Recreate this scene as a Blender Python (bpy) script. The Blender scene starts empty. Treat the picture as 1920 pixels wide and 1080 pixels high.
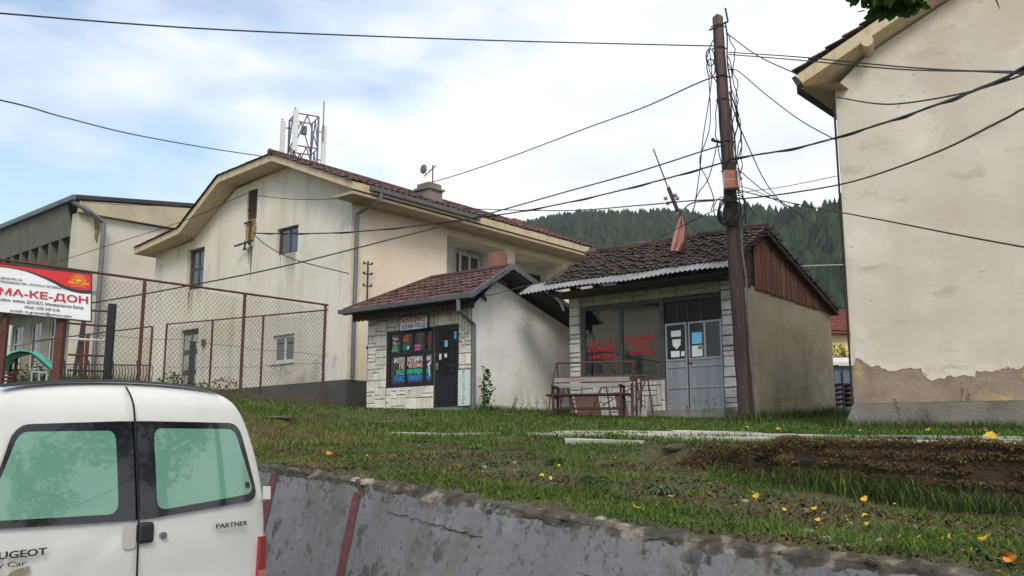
import bpy, math, random
import numpy as np
from mathutils import Vector, Matrix, noise
random.seed(7); rng = np.random.default_rng(7)
sc = bpy.context.scene; COL = sc.collection
R = math.radians

# ---------------------------------------------------------------- camera
FPX = 1800.0; TH = math.atan(322 / FPX); EZ = 1.6
CT, ST = math.cos(TH), math.sin(TH)
cd = bpy.data.cameras.new('camera'); cam = bpy.data.objects.new('camera', cd); COL.objects.link(cam)
cam.location = (0, 0, EZ); cam.rotation_euler = (R(90) + TH, 0, 0)
cd.sensor_width = 36; cd.lens = FPX / 1920 * 36; cd.clip_start = .05; cd.clip_end = 3000
sc.camera = cam

# ---------------------------------------------------------------- world and sun
SUN_EL, SUN_AZ = 42, 178
w = bpy.data.worlds.new('World'); sc.world = w; w.use_nodes = True
wn, wl = w.node_tree.nodes, w.node_tree.links; wn.clear()
def wnode(t, **k):
    n = wn.new(t)
    for a, b in k.items(): setattr(n, a, b)
    return n
wo = wnode('ShaderNodeOutputWorld'); bg = wnode('ShaderNodeBackground'); wl.new(bg.outputs[0], wo.inputs[0])
sky = wnode('ShaderNodeTexSky', sky_type='NISHITA', sun_disc=False, sun_elevation=R(SUN_EL), sun_rotation=R(SUN_AZ), air_density=1.3, dust_density=1.0)
tc = wnode('ShaderNodeTexCoord'); mp = wnode('ShaderNodeMapping'); mp.inputs['Scale'].default_value = (1.0, 1.0, 2.6)
wl.new(tc.outputs['Generated'], mp.inputs[0])
nz = wnode('ShaderNodeTexNoise'); nz.inputs['Scale'].default_value = 2.6; nz.inputs['Detail'].default_value = 8; nz.inputs['Roughness'].default_value = .52
wl.new(mp.outputs[0], nz.inputs[0])
sx = wnode('ShaderNodeSeparateXYZ'); wl.new(tc.outputs['Generated'], sx.inputs[0])
def wmath(op, a, b, c=None):
    m = wnode('ShaderNodeMath', operation=op)
    for i, v in enumerate((a, b, c)):
        if v is None: continue
        if isinstance(v, (int, float)): m.inputs[i].default_value = v
        else: wl.new(v, m.inputs[i])
    return m.outputs[0]
bias = wmath('MULTIPLY_ADD', sx.outputs[0], .55, .14)        # more cloud towards the right of the view
cl = wmath('ADD', nz.outputs[0], bias)
rp = wnode('ShaderNodeValToRGB'); wl.new(cl, rp.inputs[0])
rp.color_ramp.elements[0].position = .40; rp.color_ramp.elements[0].color = (.12, .12, .12, 1)
rp.color_ramp.elements[1].position = .60; rp.color_ramp.elements[1].color = (1, 1, 1, 1)
nz2 = wnode('ShaderNodeTexNoise'); nz2.inputs['Scale'].default_value = 3.3; nz2.inputs['Detail'].default_value = 5
wl.new(mp.outputs[0], nz2.inputs[0])
cr = wnode('ShaderNodeValToRGB'); wl.new(nz2.outputs[0], cr.inputs[0])
cr.color_ramp.elements[0].position = .35; cr.color_ramp.elements[0].color = (9.3, 10.1, 11.3, 1)
cr.color_ramp.elements[1].position = .62; cr.color_ramp.elements[1].color = (12.6, 12.9, 13.4, 1)
skb = wnode('ShaderNodeMix', data_type='RGBA', blend_type='MULTIPLY'); skb.inputs[0].default_value = 1
wl.new(sky.outputs[0], skb.inputs[6]); skb.inputs[7].default_value = (1.9, 1.95, 2.0, 1)
mx = wnode('ShaderNodeMix', data_type='RGBA'); wl.new(rp.outputs[0], mx.inputs[0]); wl.new(skb.outputs[2], mx.inputs[6]); wl.new(cr.outputs[0], mx.inputs[7])
wl.new(mx.outputs[2], bg.inputs[0]); bg.inputs[1].default_value = .075
sl = bpy.data.lights.new('sun', 'SUN'); sun = bpy.data.objects.new('sun', sl); COL.objects.link(sun)
sl.energy = 1.6; sl.angle = R(20); sl.color = (1, .93, .82)
a_, e_ = R(SUN_AZ), R(SUN_EL)
sdir = Vector((math.sin(a_) * math.cos(e_), math.cos(a_) * math.cos(e_), math.sin(e_)))
sun.rotation_euler = sdir.to_track_quat('Z', 'Y').to_euler()
sc.render.engine = 'CYCLES'
sc.view_settings.view_transform = 'Standard'; sc.view_settings.look = 'None'; sc.view_settings.exposure = 0.38; sc.view_settings.gamma = 1

# ---------------------------------------------------------------- measuring helpers
def ray(px, py):
    u = (px - 960) / FPX; v = (540 - py) / FPX
    return u, CT - v * ST, ST + v * CT
def at(px, py, Y):
    x, y, z = ray(px, py); k = Y / y
    return Vector((x * k, Y, EZ + z * k))
class Frame:
    """origin at a near corner; local x runs right and back, local y left and back"""
    def __init__(s, px, py, Y, az):
        s.o = at(px, py, Y); a = R(az); s.rz = math.pi / 2 - a
        s.x = Vector((math.sin(a), math.cos(a), 0)); s.y = Vector((-math.cos(a), math.sin(a), 0))
    def w(s, x, y, z): return s.o + s.x * x + s.y * y + Vector((0, 0, z))

# ---------------------------------------------------------------- objects
def setp(o, label=None, cat=None, group=None, kind=None):
    for k, v in (('label', label), ('category', cat), ('group', group), ('kind', kind)):
        if v: o[k] = v
    return o
def thing(name, label, cat, loc=(0, 0, 0), rz=0, group=None, rot=None):
    o = bpy.data.objects.new(name, None); o.empty_display_size = .3; COL.objects.link(o)
    o.location = loc; o.rotation_euler = rot if rot else (0, 0, rz)
    return setp(o, label, cat, group)
def wmat(o):
    m = Matrix.LocRotScale(o.location, o.rotation_euler, o.scale)
    return wmat(o.parent) @ m if o.parent else m
class MB:
    def __init__(s): s.v = []; s.f = []; s.m = []; s.c = []; s.cm = 0; s.cc = None
    def add(s, vs, fs, mi=None):
        n = len(s.v); s.v += [tuple(v) for v in vs]
        for f in fs: s.f.append([i + n for i in f]); s.m.append(s.cm if mi is None else mi); s.c.append(s.cc if s.cc is not None else .5)
        return s
    def box(s, a, b, mi=None):
        (x0, y0, z0), (x1, y1, z1) = a, b
        return s.add([(x0,y0,z0),(x1,y0,z0),(x1,y1,z0),(x0,y1,z0),(x0,y0,z1),(x1,y0,z1),(x1,y1,z1),(x0,y1,z1)],
            [(0,3,2,1),(4,5,6,7),(0,1,5,4),(1,2,6,5),(2,3,7,6),(3,0,4,7)], mi)
    def bar(s, p, q, w, h=None, mi=None, up=None):
        """rectangular bar from p to q"""
        p, q = Vector(p), Vector(q); d = (q - p).normalized(); h = h or w
        u = Vector(up) if up else (Vector((0,0,1)) if abs(d.z) < .95 else Vector((1,0,0)))
        sd = d.cross(u).normalized(); u = sd.cross(d).normalized()
        vs = [e + sd * (a * w / 2) + u * (b * h / 2) for e in (p, q) for a, b in ((-1,-1),(1,-1),(1,1),(-1,1))]
        return s.add(vs, [(0,1,2,3),(7,6,5,4),(0,4,5,1),(1,5,6,2),(2,6,7,3),(3,7,4,0)], mi)
    def tube(s, pts, r, n=6, mi=None, cap=True):
        pts = [Vector(p) for p in pts]; rs = r if isinstance(r, (list, tuple)) else [r] * len(pts)
        vs = []; prev = None
        for i, p in enumerate(pts):
            d = (pts[min(i + 1, len(pts) - 1)] - pts[max(i - 1, 0)]).normalized()
            if prev is None: prev = d.cross(Vector((0,0,1)) if abs(d.z) < .9 else Vector((1,0,0)))
            a = (prev - d * prev.dot(d)).normalized(); b = d.cross(a); prev = a
            for k in range(n):
                t = 2 * math.pi * k / n; vs.append(p + (a * math.cos(t) + b * math.sin(t)) * rs[i])
        fs = [(i*n + k, i*n + (k+1) % n, (i+1)*n + (k+1) % n, (i+1)*n + k) for i in range(len(pts)-1) for k in range(n)]
        if cap: fs += [tuple(range(n - 1, -1, -1)), tuple((len(pts)-1)*n + k for k in range(n))]
        return s.add(vs, fs, mi)
    def prism(s, poly, d, mi=None):
        """polygon of 3D points pushed along vector d"""
        n = len(poly); poly = [Vector(p) for p in poly]; d = Vector(d)
        return s.add(poly + [p + d for p in poly], [tuple(range(n - 1, -1, -1)), tuple(range(n, 2*n))] + [(i, (i+1) % n, n + (i+1) % n, n + i) for i in range(n)], mi)
    def quad(s, a, b, c, d, mi=None): return s.add([a, b, c, d], [(0,1,2,3)], mi)
    def ball(s, c, r, mi=None, n=8, m=5, sq=(1,1,1), jit=0):
        c = Vector(c); vs = []
        for i in range(m + 1):
            ph = math.pi * i / m
            for k in range(n):
                t = 2*math.pi*k/n; j = 1 + random.uniform(-jit, jit)
                vs.append(c + Vector((math.sin(ph)*math.cos(t)*sq[0], math.sin(ph)*math.sin(t)*sq[1], math.cos(ph)*sq[2])) * r * j)
        return s.add(vs, [(i*n+k, (i+1)*n+k, (i+1)*n+(k+1)%n, i*n+(k+1)%n) for i in range(m) for k in range(n)], mi)
    def build(s, name, mats, parent=None, world=False, smooth=False, kind=None):
        vs = s.v
        if world and parent:
            im = wmat(parent).inverted(); vs = [tuple(im @ Vector(v)) for v in vs]
        me = bpy.data.meshes.new(name); me.from_pydata(vs, [], s.f); me.update()
        for m in (mats if isinstance(mats, (list, tuple)) else [mats]): me.materials.append(m)
        me.polygons.foreach_set('material_index', s.m)
        if smooth: me.polygons.foreach_set('use_smooth', [True] * len(me.polygons))
        if any(c != .5 for c in s.c):
            at_ = me.color_attributes.new('var', 'FLOAT_COLOR', 'CORNER'); arr = []
            for p, c in zip(me.polygons, s.c): arr += [c, c, c, 1] * p.loop_total
            at_.data.foreach_set('color', arr)
        o = bpy.data.objects.new(name, me); COL.objects.link(o)
        if parent: o.parent = parent
        if kind: o['kind'] = kind
        return o
def npmesh(name, v, f, mats, mi=None, var=None, smooth=False):
    """v (n,3), f (m,k) arrays -> object; var = one value per face"""
    me = bpy.data.meshes.new(name); k = f.shape[1]
    me.vertices.add(len(v)); me.vertices.foreach_set('co', np.asarray(v, np.float32).ravel())
    me.loops.add(f.size); me.loops.foreach_set('vertex_index', f.astype(np.int32).ravel())
    me.polygons.add(len(f)); me.polygons.foreach_set('loop_start', np.arange(0, f.size, k, dtype=np.int32)); me.polygons.foreach_set('loop_total', np.full(len(f), k, np.int32))
    for m in mats: me.materials.append(m)
    if mi is not None: me.polygons.foreach_set('material_index', np.asarray(mi, np.int32))
    if smooth: me.polygons.foreach_set('use_smooth', np.ones(len(f), bool))
    me.update(calc_edges=True)
    if var is not None:
        a = me.color_attributes.new('var', 'FLOAT_COLOR', 'CORNER'); c = np.repeat(np.asarray(var), k)
        a.data.foreach_set('color', np.stack([c, c, c, np.ones_like(c)], 1).astype(np.float32).ravel())
    o = bpy.data.objects.new(name, me); COL.objects.link(o); return o

# ---------------------------------------------------------------- materials
def lin(c): return tuple(((x/255)/12.92 if x/255 <= .04045 else ((x/255 + .055)/1.055)**2.4) for x in c) + (1,)
def mat(name, col, rough=.85, layers=(), bump=None, var=0, metal=0, coat=0, spec=None, alpha=None, emis=0):
    """layers: (colour, scale or (sx,sy,sz), lo, hi[, strength[, detail]]) noise patches over the base colour; bump: (scale, strength, distance)"""
    m = bpy.data.materials.new(name); m.use_nodes = True; N, L = m.node_tree.nodes, m.node_tree.links
    b = N['Principled BSDF']; b.inputs['Roughness'].default_value = rough; b.inputs['Metallic'].default_value = metal
    if coat: b.inputs['Coat Weight'].default_value = coat; b.inputs['Coat Roughness'].default_value = .03
    if spec is not None: b.inputs['Specular IOR Level'].default_value = spec
    tcn = N.new('ShaderNodeTexCoord'); cur = None; base = lin(col)
    def out():
        if cur is not None: return cur
        c = N.new('ShaderNodeRGB'); c.outputs[0].default_value = base; return c.outputs[0]
    for i, l in enumerate(layers):
        c2, s_, lo, hi = l[:4]; st = l[4] if len(l) > 4 else 1; det = l[5] if len(l) > 5 else 6
        mpn = N.new('ShaderNodeMapping'); L.new(tcn.outputs['Object'], mpn.inputs[0])
        mpn.inputs['Scale'].default_value = s_ if isinstance(s_, tuple) else (s_,)*3; mpn.inputs['Location'].default_value = (i*3.7, i*1.9, i*5.1)
        n = N.new('ShaderNodeTexNoise'); n.inputs['Scale'].default_value = 1; n.inputs['Detail'].default_value = det; n.inputs['Roughness'].default_value = .62
        L.new(mpn.outputs[0], n.inputs[0])
        mr = N.new('ShaderNodeMapRange'); mr.inputs[1].default_value = lo; mr.inputs[2].default_value = hi; mr.inputs[4].default_value = st; L.new(n.outputs[0], mr.inputs[0])
        mi_ = N.new('ShaderNodeMix'); mi_.data_type = 'RGBA'; L.new(mr.outputs[0], mi_.inputs[0]); L.new(out(), mi_.inputs[6]); mi_.inputs[7].default_value = lin(c2)
        cur = mi_.outputs[2]
    if var:
        at_ = N.new('ShaderNodeAttribute'); at_.attribute_name = 'var'
        mr = N.new('ShaderNodeMapRange'); mr.inputs[3].default_value = 1 - var; mr.inputs[4].default_value = 1 + var; L.new(at_.outputs['Fac'], mr.inputs[0])
        mm = N.new('ShaderNodeMix'); mm.data_type = 'RGBA'; mm.blend_type = 'MULTIPLY'; mm.inputs[0].default_value = 1; L.new(out(), mm.inputs[6]); L.new(mr.outputs[0], mm.inputs[7]); cur = mm.outputs[2]
    if cur is None: b.inputs['Base Color'].default_value = base
    else: L.new(cur, b.inputs['Base Color'])
    if bump:
        n = N.new('ShaderNodeTexNoise'); n.inputs['Scale'].default_value = bump[0]; n.inputs['Detail'].default_value = 5; L.new(tcn.outputs['Object'], n.inputs[0])
        bn = N.new('ShaderNodeBump'); bn.inputs['Strength'].default_value = bump[1]; bn.inputs['Distance'].default_value = bump[2]; L.new(n.outputs[0], bn.inputs['Height']); L.new(bn.outputs[0], b.inputs['Normal'])
    return m
def glassmat(name, col=(10,12,14), alpha=.4, rough=.03):
    """window pane: partly see-through, reflects by angle"""
    m = bpy.data.materials.new(name); m.use_nodes = True; N, L = m.node_tree.nodes, m.node_tree.links
    b = N['Principled BSDF']; b.inputs['Base Color'].default_value = lin(col); b.inputs['Roughness'].default_value = rough
    t = N.new('ShaderNodeBsdfTransparent'); t.inputs[0].default_value = (.62, .66, .66, 1); b = N.new('ShaderNodeBsdfGlossy'); b.inputs['Roughness'].default_value = rough; b.inputs[0].default_value = (.95, .97, .97, 1); mxs = N.new('ShaderNodeMixShader'); fr = N.new('ShaderNodeFresnel'); fr.inputs[0].default_value = 1.6
    ad = N.new('ShaderNodeMath'); ad.operation = 'ADD'; ad.inputs[1].default_value = alpha; L.new(fr.outputs[0], ad.inputs[0]); ad.use_clamp = True
    L.new(ad.outputs[0], mxs.inputs[0]); L.new(t.outputs[0], mxs.inputs[1]); L.new(b.outputs[0], mxs.inputs[2]); L.new(mxs.outputs[0], N['Material Output'].inputs[0])
    return m
M = {}
M['plaster'] = mat('weathered_plaster', (224,216,200), .9, [((200,187,164), .5, .42, .7, .6), ((158,146,124), (2.2,2.2,.16), .52, .76, .55), ((205,196,178), 1.3, .5, .75, .6), ((120,110,92), 2.2, .68, .8, .5)], (26, .35, .02))
M['plaster_side'] = mat('ochre_plaster', (232,218,194), .9, [((214,196,168), .5, .45, .7, .6), ((170,150,122), (1.6,1.6,.25), .6, .85, .45)], (26, .3, .02))
M['plaster_white'] = mat('rough_white_plaster', (246,243,238), .92, [((188,180,168), .9, .45, .75, .6), ((178,168,150), (2.4,2.4,.4), .62, .8, .5)], (16, .55, .03))
M['plaster_right'] = mat('cream_plaster', (204,195,180), .9, [((188,176,156), .35, .42, .62, .8), ((218,212,200), .7, .5, .68, .8), ((150,136,118), (1.2,1.2,3.0), .58, .74, .6), ((104,96,84), 3.5, .68, .72, .7), ((92,84,74), (7,7,16), .70, .73, .7)], (18, .22, .012))
M['plaster_shop'] = mat('sandy_roughcast', (178,166,142), .95, [((146,134,112), .9, .42, .7, .8), ((120,108,88), (2.5,2.5,.35), .55, .8, .6), ((196,184,164), 1.6, .6, .8, .6)], (32, .9, .04))
M['patch'] = mat('bare_render_patch', (188,176,156), .95, [((140,130,112), 3, .4, .7, .8)], (20, .4, .02))
M['concrete'] = mat('grey_concrete', (128,124,114), .95, [((96,92,82), 1.4, .42, .7, .8), ((84,88,64), 2.6, .55, .75, .6), ((160,154,142), 5, .62, .75, .5)], (22, .6, .03))
M['dark_plinth'] = mat('dark_plinth', (82,80,76), .95, [((60,58,54), 1.5, .4, .7, .8), ((110,108,100), 3, .6, .8, .6)], (20, .5, .02))
M['fascia'] = mat('painted_eave', (200,182,150), .85, [((170,140,98), (6,6,1.5), .5, .75, .8), ((120,92,62), (18,18,2), .66, .8, .7)], (18, .3, .01))
M['soffit'] = mat('soffit', (176,160,134), .9, [((150,134,108), 2, .4, .7, .7)], (20, .3, .01))
M['tile'] = mat('clay_tile', (102,70,62), .9, [((74,54,48), 1.2, .4, .7, .8), ((134,96,84), 7, .55, .75, .6), ((66,60,52), 3.5, .54, .72, .8)], (30, .4, .01), var=.4)
M['tile_dark'] = mat('mossy_clay_tile', (84,66,58), .95, [((50,44,40), 2.2, .4, .65, .8), ((74,78,44), 3.2, .56, .7, .7), ((146,140,132), 22, .66, .72, .8)], (30, .7, .02), var=.45)
M['metal_grey'] = mat('grey_sheet_metal', (112,114,118), .5, [((84,86,90), 2, .4, .7, .7)], None, metal=.3)
M['metal_dark'] = mat('dark_iron', (44,44,48), .6, [((70,52,42), 6, .55, .75, .7)])
M['rust'] = mat('rusty_red_iron', (96,52,44), .8, [((66,38,32), 5, .4, .7, .8), ((140,84,58), 14, .6, .75, .6)], (60, .3, .005))
M['rust_dark'] = mat('dark_rusty_iron', (62,36,34), .8, [((40,28,26), 6, .4, .7, .8), ((96,56,42), 14, .62, .75, .6)])
M['wire'] = mat('chain_link_wire', (120,112,104), .6, [((96,72,58), 3, .45, .7, .8)], metal=.3)
M['wood_dark'] = mat('dark_timber', (58,44,38), .9, [((40,30,26), (3,3,.6), .4, .7, .8)], (30, .4, .01))
M['wood_red'] = mat('red_brown_boards', (104,66,50), .9, [((72,38,28), (14,14,.7), .4, .65, .9), ((150,96,66), (22,22,1.1), .6, .75, .7)], (30, .5, .01), var=.45)
M['wood_grey'] = mat('weathered_grey_wood', (150,144,140), .9, [((112,104,98), (2,2,14), .45, .7, .8)], (40, .4, .008))
M['brown_board'] = mat('brown_hardboard', (92,62,46), .8, [((72,48,38), 2.5, .4, .7, .7)])
M['brick'] = mat('hollow_red_brick', (138,100,84), .9, [((120,62,46), 4, .4, .7, .8)], (30, .4, .01))
M['stone'] = mat('white_stone_block', (222,216,204), .88, [((196,188,172), 2.2, .42, .7, .8), ((234,230,220), 6, .55, .75, .6), ((140,134,120), 10, .66, .8, .6)], (14, .7, .03), var=.12)
M['stone_grey'] = mat('grey_stone_block', (190,188,180), .88, [((128,126,118), 2.2, .42, .7, .8), ((188,184,176), 6, .55, .75, .6)], (14, .7, .03), var=.14)
M['stone_beige'] = mat('beige_stone_block', (142,140,118), .9, [((116,112,92), 2.5, .42, .7, .8)], (14, .5, .02), var=.1)
M['mortar'] = mat('dark_mortar', (104,98,86), .95, [((70,66,58), 4, .4, .7, .8)])
M['black_paint'] = mat('black_painted_wood', (26,26,34), .45, [((36,36,44), 4, .5, .7, .7)])
M['grey_alu'] = mat('grey_aluminium', (150,152,156), .45, [((124,128,134), (3,3,.7), .45, .7, .7)], None, metal=.35)
M['alu_panel'] = mat('grey_door_panel', (132,136,142), .5, [((112,116,122), (3,6,.5), .42, .7, .8), ((150,152,150), (8,8,1), .6, .8, .6)], (6, .15, .01))
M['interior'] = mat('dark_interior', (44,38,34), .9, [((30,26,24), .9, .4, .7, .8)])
M['interior_brown'] = mat('brown_interior', (112,92,72), .9, [((74,60,48), 1.2, .4, .7, .8), ((140,118,92), 2.5, .6, .8, .6)])
M['glass'] = glassmat('window_glass', (16,18,20), .10)
M['glass_shop'] = glassmat('shop_glass', (10,12,14), .05, .015)
M['white_paint'] = mat('white_painted_frame', (206,204,198), .6, [((170,164,152), 4, .5, .75, .7)])
M['old_window'] = mat('weathered_window_wood', (92,80,76), .85, [((64,54,50), (5,5,1.5), .42, .7, .8)])
M['curtain'] = mat('pale_curtain', (168,170,170), .9, [((140,142,142), (14,14,.5), .45, .65, .7)])
M['sheet'] = mat('corrugated_sheet', (150,150,152), .55, [((116,112,110), 1.5, .42, .7, .8), ((100,86,74), 4, .6, .75, .6)], None, metal=.25)
M['bark'] = mat('weathered_pole_wood', (88,72,66), .95, [((48,36,34), (9,9,.5), .42, .65, .9), ((108,98,92), (14,14,.8), .6, .78, .7)], (40, .7, .015), var=.38)
M['bark_low'] = M['bark']
M['cable'] = mat('black_cable', (30,30,34), .6)
M['cable_grey'] = mat('grey_cable', (70,70,74), .6)
M['insulator'] = mat('ceramic_insulator', (150,140,130), .3)
M['white_panel'] = mat('antenna_panel', (214,214,212), .5)
M['steel_red'] = mat('red_white_lattice', (124,120,134), .6, [((130,70,80), (.01,.01,.8), .48, .52, .7)])
M['steel'] = mat('galvanised_lattice', (104,106,118), .55)
M['red'] = mat('sign_red', (214,40,44), .5); M['crimson'] = mat('lettering_crimson', (190,30,62), .5)
M['sign_white'] = mat('sign_white', (238,238,240), .5, [((206,208,212), 2, .45, .7, .6)])
M['sign_dark'] = mat('sign_dark', (44,42,58), .5); M['sign_grey'] = mat('lettering_grey', (96,100,110), .5)
M['yellow'] = mat('sign_yellow', (246,206,60), .5)
M['t_white'] = mat('white_lettering', (230,224,214), .6); M['t_pink'] = mat('pink_lettering', (236,196,180), .6)
M['t_green'] = mat('green_lettering', (60,206,160), .6); M['t_blue'] = mat('blue_lettering', (62,140,226), .6)
M['t_red'] = mat('red_lettering', (200,44,44), .6); M['t_teal'] = mat('teal_lettering', (60,150,160), .6)
M['s_green'] = mat('green_sticker', (70,180,100), .6); M['s_orange'] = mat('orange_sticker', (206,90,50), .6); M['s_mag'] = mat('magenta_sticker', (190,90,150), .6)
M['s_teal'] = mat('teal_sticker', (24,110,104), .6); M['s_pale'] = mat('paper_notice', (206,214,214), .7); M['s_sky'] = mat('blue_sticker', (110,186,226), .6); M['s_red'] = mat('dark_red_disc', (150,32,44), .6)
M['slide'] = mat('green_plastic_slide', (104,196,168), .45, [((140,212,190), 2, .5, .7, .7)])
M['soil'] = mat('soil_and_moss', (88,78,50), .97, [((60,50,34), 2.4, .4, .65, .8), ((72,86,34), 1.6, .42, .58, .9), ((112,98,70), 6, .55, .75, .6), ((60,80,26), .7, .52, .68, .7), ((126,108,78), 26, .58, .66, .8), ((40,32,22), 18, .58, .66, .8)], (24, 1, .05))
M['moss'] = mat('brown_moss', (60,48,26), .98, [((38,30,18), 5, .4, .65, .8), ((86,80,30), 3, .52, .7, .7), ((110,92,66), 9, .62, .75, .6), ((140,122,98), 1.7, .60, .66, .85)], (30, 1, .05))
M['slab'] = mat('pale_paving_slab', (178,172,160), .92, [((146,138,122), 2.5, .42, .7, .8), ((104,104,72), 5, .53, .66, .8)], (24, .4, .02), var=.1)
M['asphalt'] = mat('asphalt', (70,70,72), .95, [((56,56,58), 3, .4, .7, .8)], (60, .5, .01))
M['blue_shed'] = mat('blue_grey_sheet', (92,102,118), .6, [((76,84,98), (12,12,.4), .45, .6, .7)])
M['roof_red'] = mat('faded_red_roof', (126,62,52), .9, [((92,46,42), 2, .4, .7, .8)], var=.3)
M['leaf_y'] = mat('yellow_leaf', (206,176,40), .7, [((170,120,40), 9, .5, .7, .7)]); M['leaf_o'] = mat('orange_leaf', (200,128,44), .7)
def leafmat(name, col, c2, tr=.25):
    m = mat(name, col, .75, [(c2, 1.2, .4, .65, .8)], var=.5, spec=.25)
    if tr:      # thin leaves let some light through
        N, L = m.node_tree.nodes, m.node_tree.links; b = N['Principled BSDF']; t = N.new('ShaderNodeBsdfTranslucent'); L.new(b.inputs['Base Color'].links[0].from_socket, t.inputs[0]); x = N.new('ShaderNodeMixShader'); x.inputs[0].default_value = tr; L.new(b.outputs[0], x.inputs[1]); L.new(t.outputs[0], x.inputs[2]); L.new(x.outputs[0], N['Material Output'].inputs[0])
    return m
M['g1'] = leafmat('grass_green', (94,126,48), (74,104,40)); M['g2'] = leafmat('grass_dark', (52,80,34), (42,66,30)); M['g3'] = leafmat('grass_dry', (122,104,70), (92,74,50)); M['g4'] = leafmat('grass_yellowish', (118,122,48), (98,104,40))
M['leaf'] = leafmat('leaf_green', (70,104,42), (50,80,34), .45); M['leaf2'] = leafmat('leaf_grey_green', (84,104,78), (64,84,60)); M['bush_y'] = leafmat('yellow_foliage', (178,166,40), (130,134,40))
M['conifer'] = leafmat('conifer_needles', (34,54,30), (26,42,26), 0); M['conifer2'] = leafmat('conifer_light', (46,62,38), (36,52,32), 0)
M['trunk'] = mat('tree_bark', (70,58,48), .95, (), (20, .6, .03))

# ---------------------------------------------------------------- builders shared by the buildings
def text(body, o, right, up, h, mats, name='lettering', width=None, bold=0, parent=None, depth=.004, world=False, gap=None):
    """lettering as a mesh; o = lower left corner, h = cap height, width = stretch to this"""
    cu = bpy.data.curves.new(name, 'FONT'); cu.body = body; cu.size = 1; cu.offset = bold; cu.extrude = .01; cu.resolution_u = 2
    if gap: cu.space_character = gap
    to = bpy.data.objects.new(name, cu); COL.objects.link(to)
    me = bpy.data.meshes.new_from_object(to); bpy.data.objects.remove(to); bpy.data.curves.remove(cu)
    n = len(me.vertices); co = np.empty(n * 3); me.vertices.foreach_get('co', co); co = co.reshape(-1, 3)
    x0, x1 = co[:, 0].min(), co[:, 0].max(); y1 = .73
    sx_ = (width / (x1 - x0)) if width else h / y1; sy_ = h / y1
    right, up = Vector(right).normalized(), Vector(up).normalized(); nn = right.cross(up); o = Vector(o)
    mb = MB()
    vs = [o + right * ((c[0] - x0) * sx_) + up * (c[1] * sy_) + nn * (depth * (1 if c[2] > 0 else .1)) for c in co]
    mb.add(vs, [tuple(p.vertices) for p in me.polygons]); bpy.data.meshes.remove(me)
    return mb.build(name, mats, parent, world)

def walls(mb, fn, u0, u1, z0, top, holes, depth=.2, mi=0, mir=None):
    """wall in (u,z): fn(u,z,d) gives a point d behind the face; top = [(u,z)..] upper outline; holes = (ua,ub,za,zb) cut out, with reveals"""
    us = sorted({u0, u1} | {u for u, _ in top if u0 < u < u1} | {h[0] for h in holes} | {h[1] for h in holes})
    tz = lambda u: float(np.interp(u, [t[0] for t in top], [t[1] for t in top]))
    for a, b in zip(us[:-1], us[1:]):
        hs = sorted([h for h in holes if h[0] < (a + b)/2 < h[1]], key=lambda h: h[2]); z = z0
        for h in hs:
            if h[2] > z: mb.quad(fn(a,z,0), fn(b,z,0), fn(b,h[2],0), fn(a,h[2],0), mi)
            z = h[3]
        mb.quad(fn(a,z,0), fn(b,z,0), fn(b,tz(b),0), fn(a,tz(a),0), mi)
    r = mi if mir is None else mir
    for a, b, c, d in holes:
        mb.quad(fn(a,c,0), fn(a,c,depth), fn(b,c,depth), fn(b,c,0), r); mb.quad(fn(a,d,0), fn(b,d,0), fn(b,d,depth), fn(a,d,depth), r)
        mb.quad(fn(a,c,0), fn(a,d,0), fn(a,d,depth), fn(a,c,depth), r); mb.quad(fn(b,c,0), fn(b,c,depth), fn(b,d,depth), fn(b,d,0), r)
def fx(u, z, d): return (d, u, z)       # a wall on local x = 0, facing -x
def fy(u, z, d): return (u, d, z)       # a wall on local y = 0, facing -y
def bxf(mb, fn, ua, ub, za, zb, d0, d1, mi=None):
    p, q = fn(ua, za, d0), fn(ub, zb, d1)
    mb.box([min(a, b) for a, b in zip(p, q)], [max(a, b) for a, b in zip(p, q)], mi)

def window(parent, fn, ua, ub, za, zb, d=.14, frame=None, nu=2, nz=(), fw=.05, glass=None, back='dark', name='window', sill=False, label=None):
    """frame (part) > glass_pane, curtain (sub-parts)"""
    frame = frame or M['white_paint']; mb = MB(); e = .004
    ua += e; ub -= e; za += e; zb -= e
    for a, b, c, f in ((ua, ua+fw, za, zb), (ub-fw, ub, za, zb), (ua+fw, ub-fw, za, za+fw), (ua+fw, ub-fw, zb-fw, zb)): bxf(mb, fn, a, b, c, f, d, d+.06)
    for i in range(1, nu):
        u = ua + (ub-ua)*i/nu; bxf(mb, fn, u-fw*.5, u+fw*.5, za+fw, zb-fw, d+.003, d+.055)
    for t in nz:
        z = za + (zb-za)*t; us = [ua+fw] + [ua + (ub-ua)*i/nu for i in range(1, nu)] + [ub-fw]
        for i in range(len(us)-1): bxf(mb, fn, us[i]+(fw*.5 if i else 0), us[i+1]-(fw*.5 if i < len(us)-2 else 0), z-fw*.4, z+fw*.4, d+.006, d+.05)
    if sill: bxf(mb, fn, ua-.06, ub+.06, za-.05, za-.008, -.05, d-.01)
    o = mb.build(name, frame, parent)
    if label: o['label'] = label
    g = MB(); bxf(g, fn, ua+fw, ub-fw, za+fw, zb-fw, d+.025, d+.031); g.build('glass_pane', glass or M['glass'], o)
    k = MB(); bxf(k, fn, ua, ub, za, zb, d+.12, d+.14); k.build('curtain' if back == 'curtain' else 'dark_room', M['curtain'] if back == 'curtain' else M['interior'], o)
    return o

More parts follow.
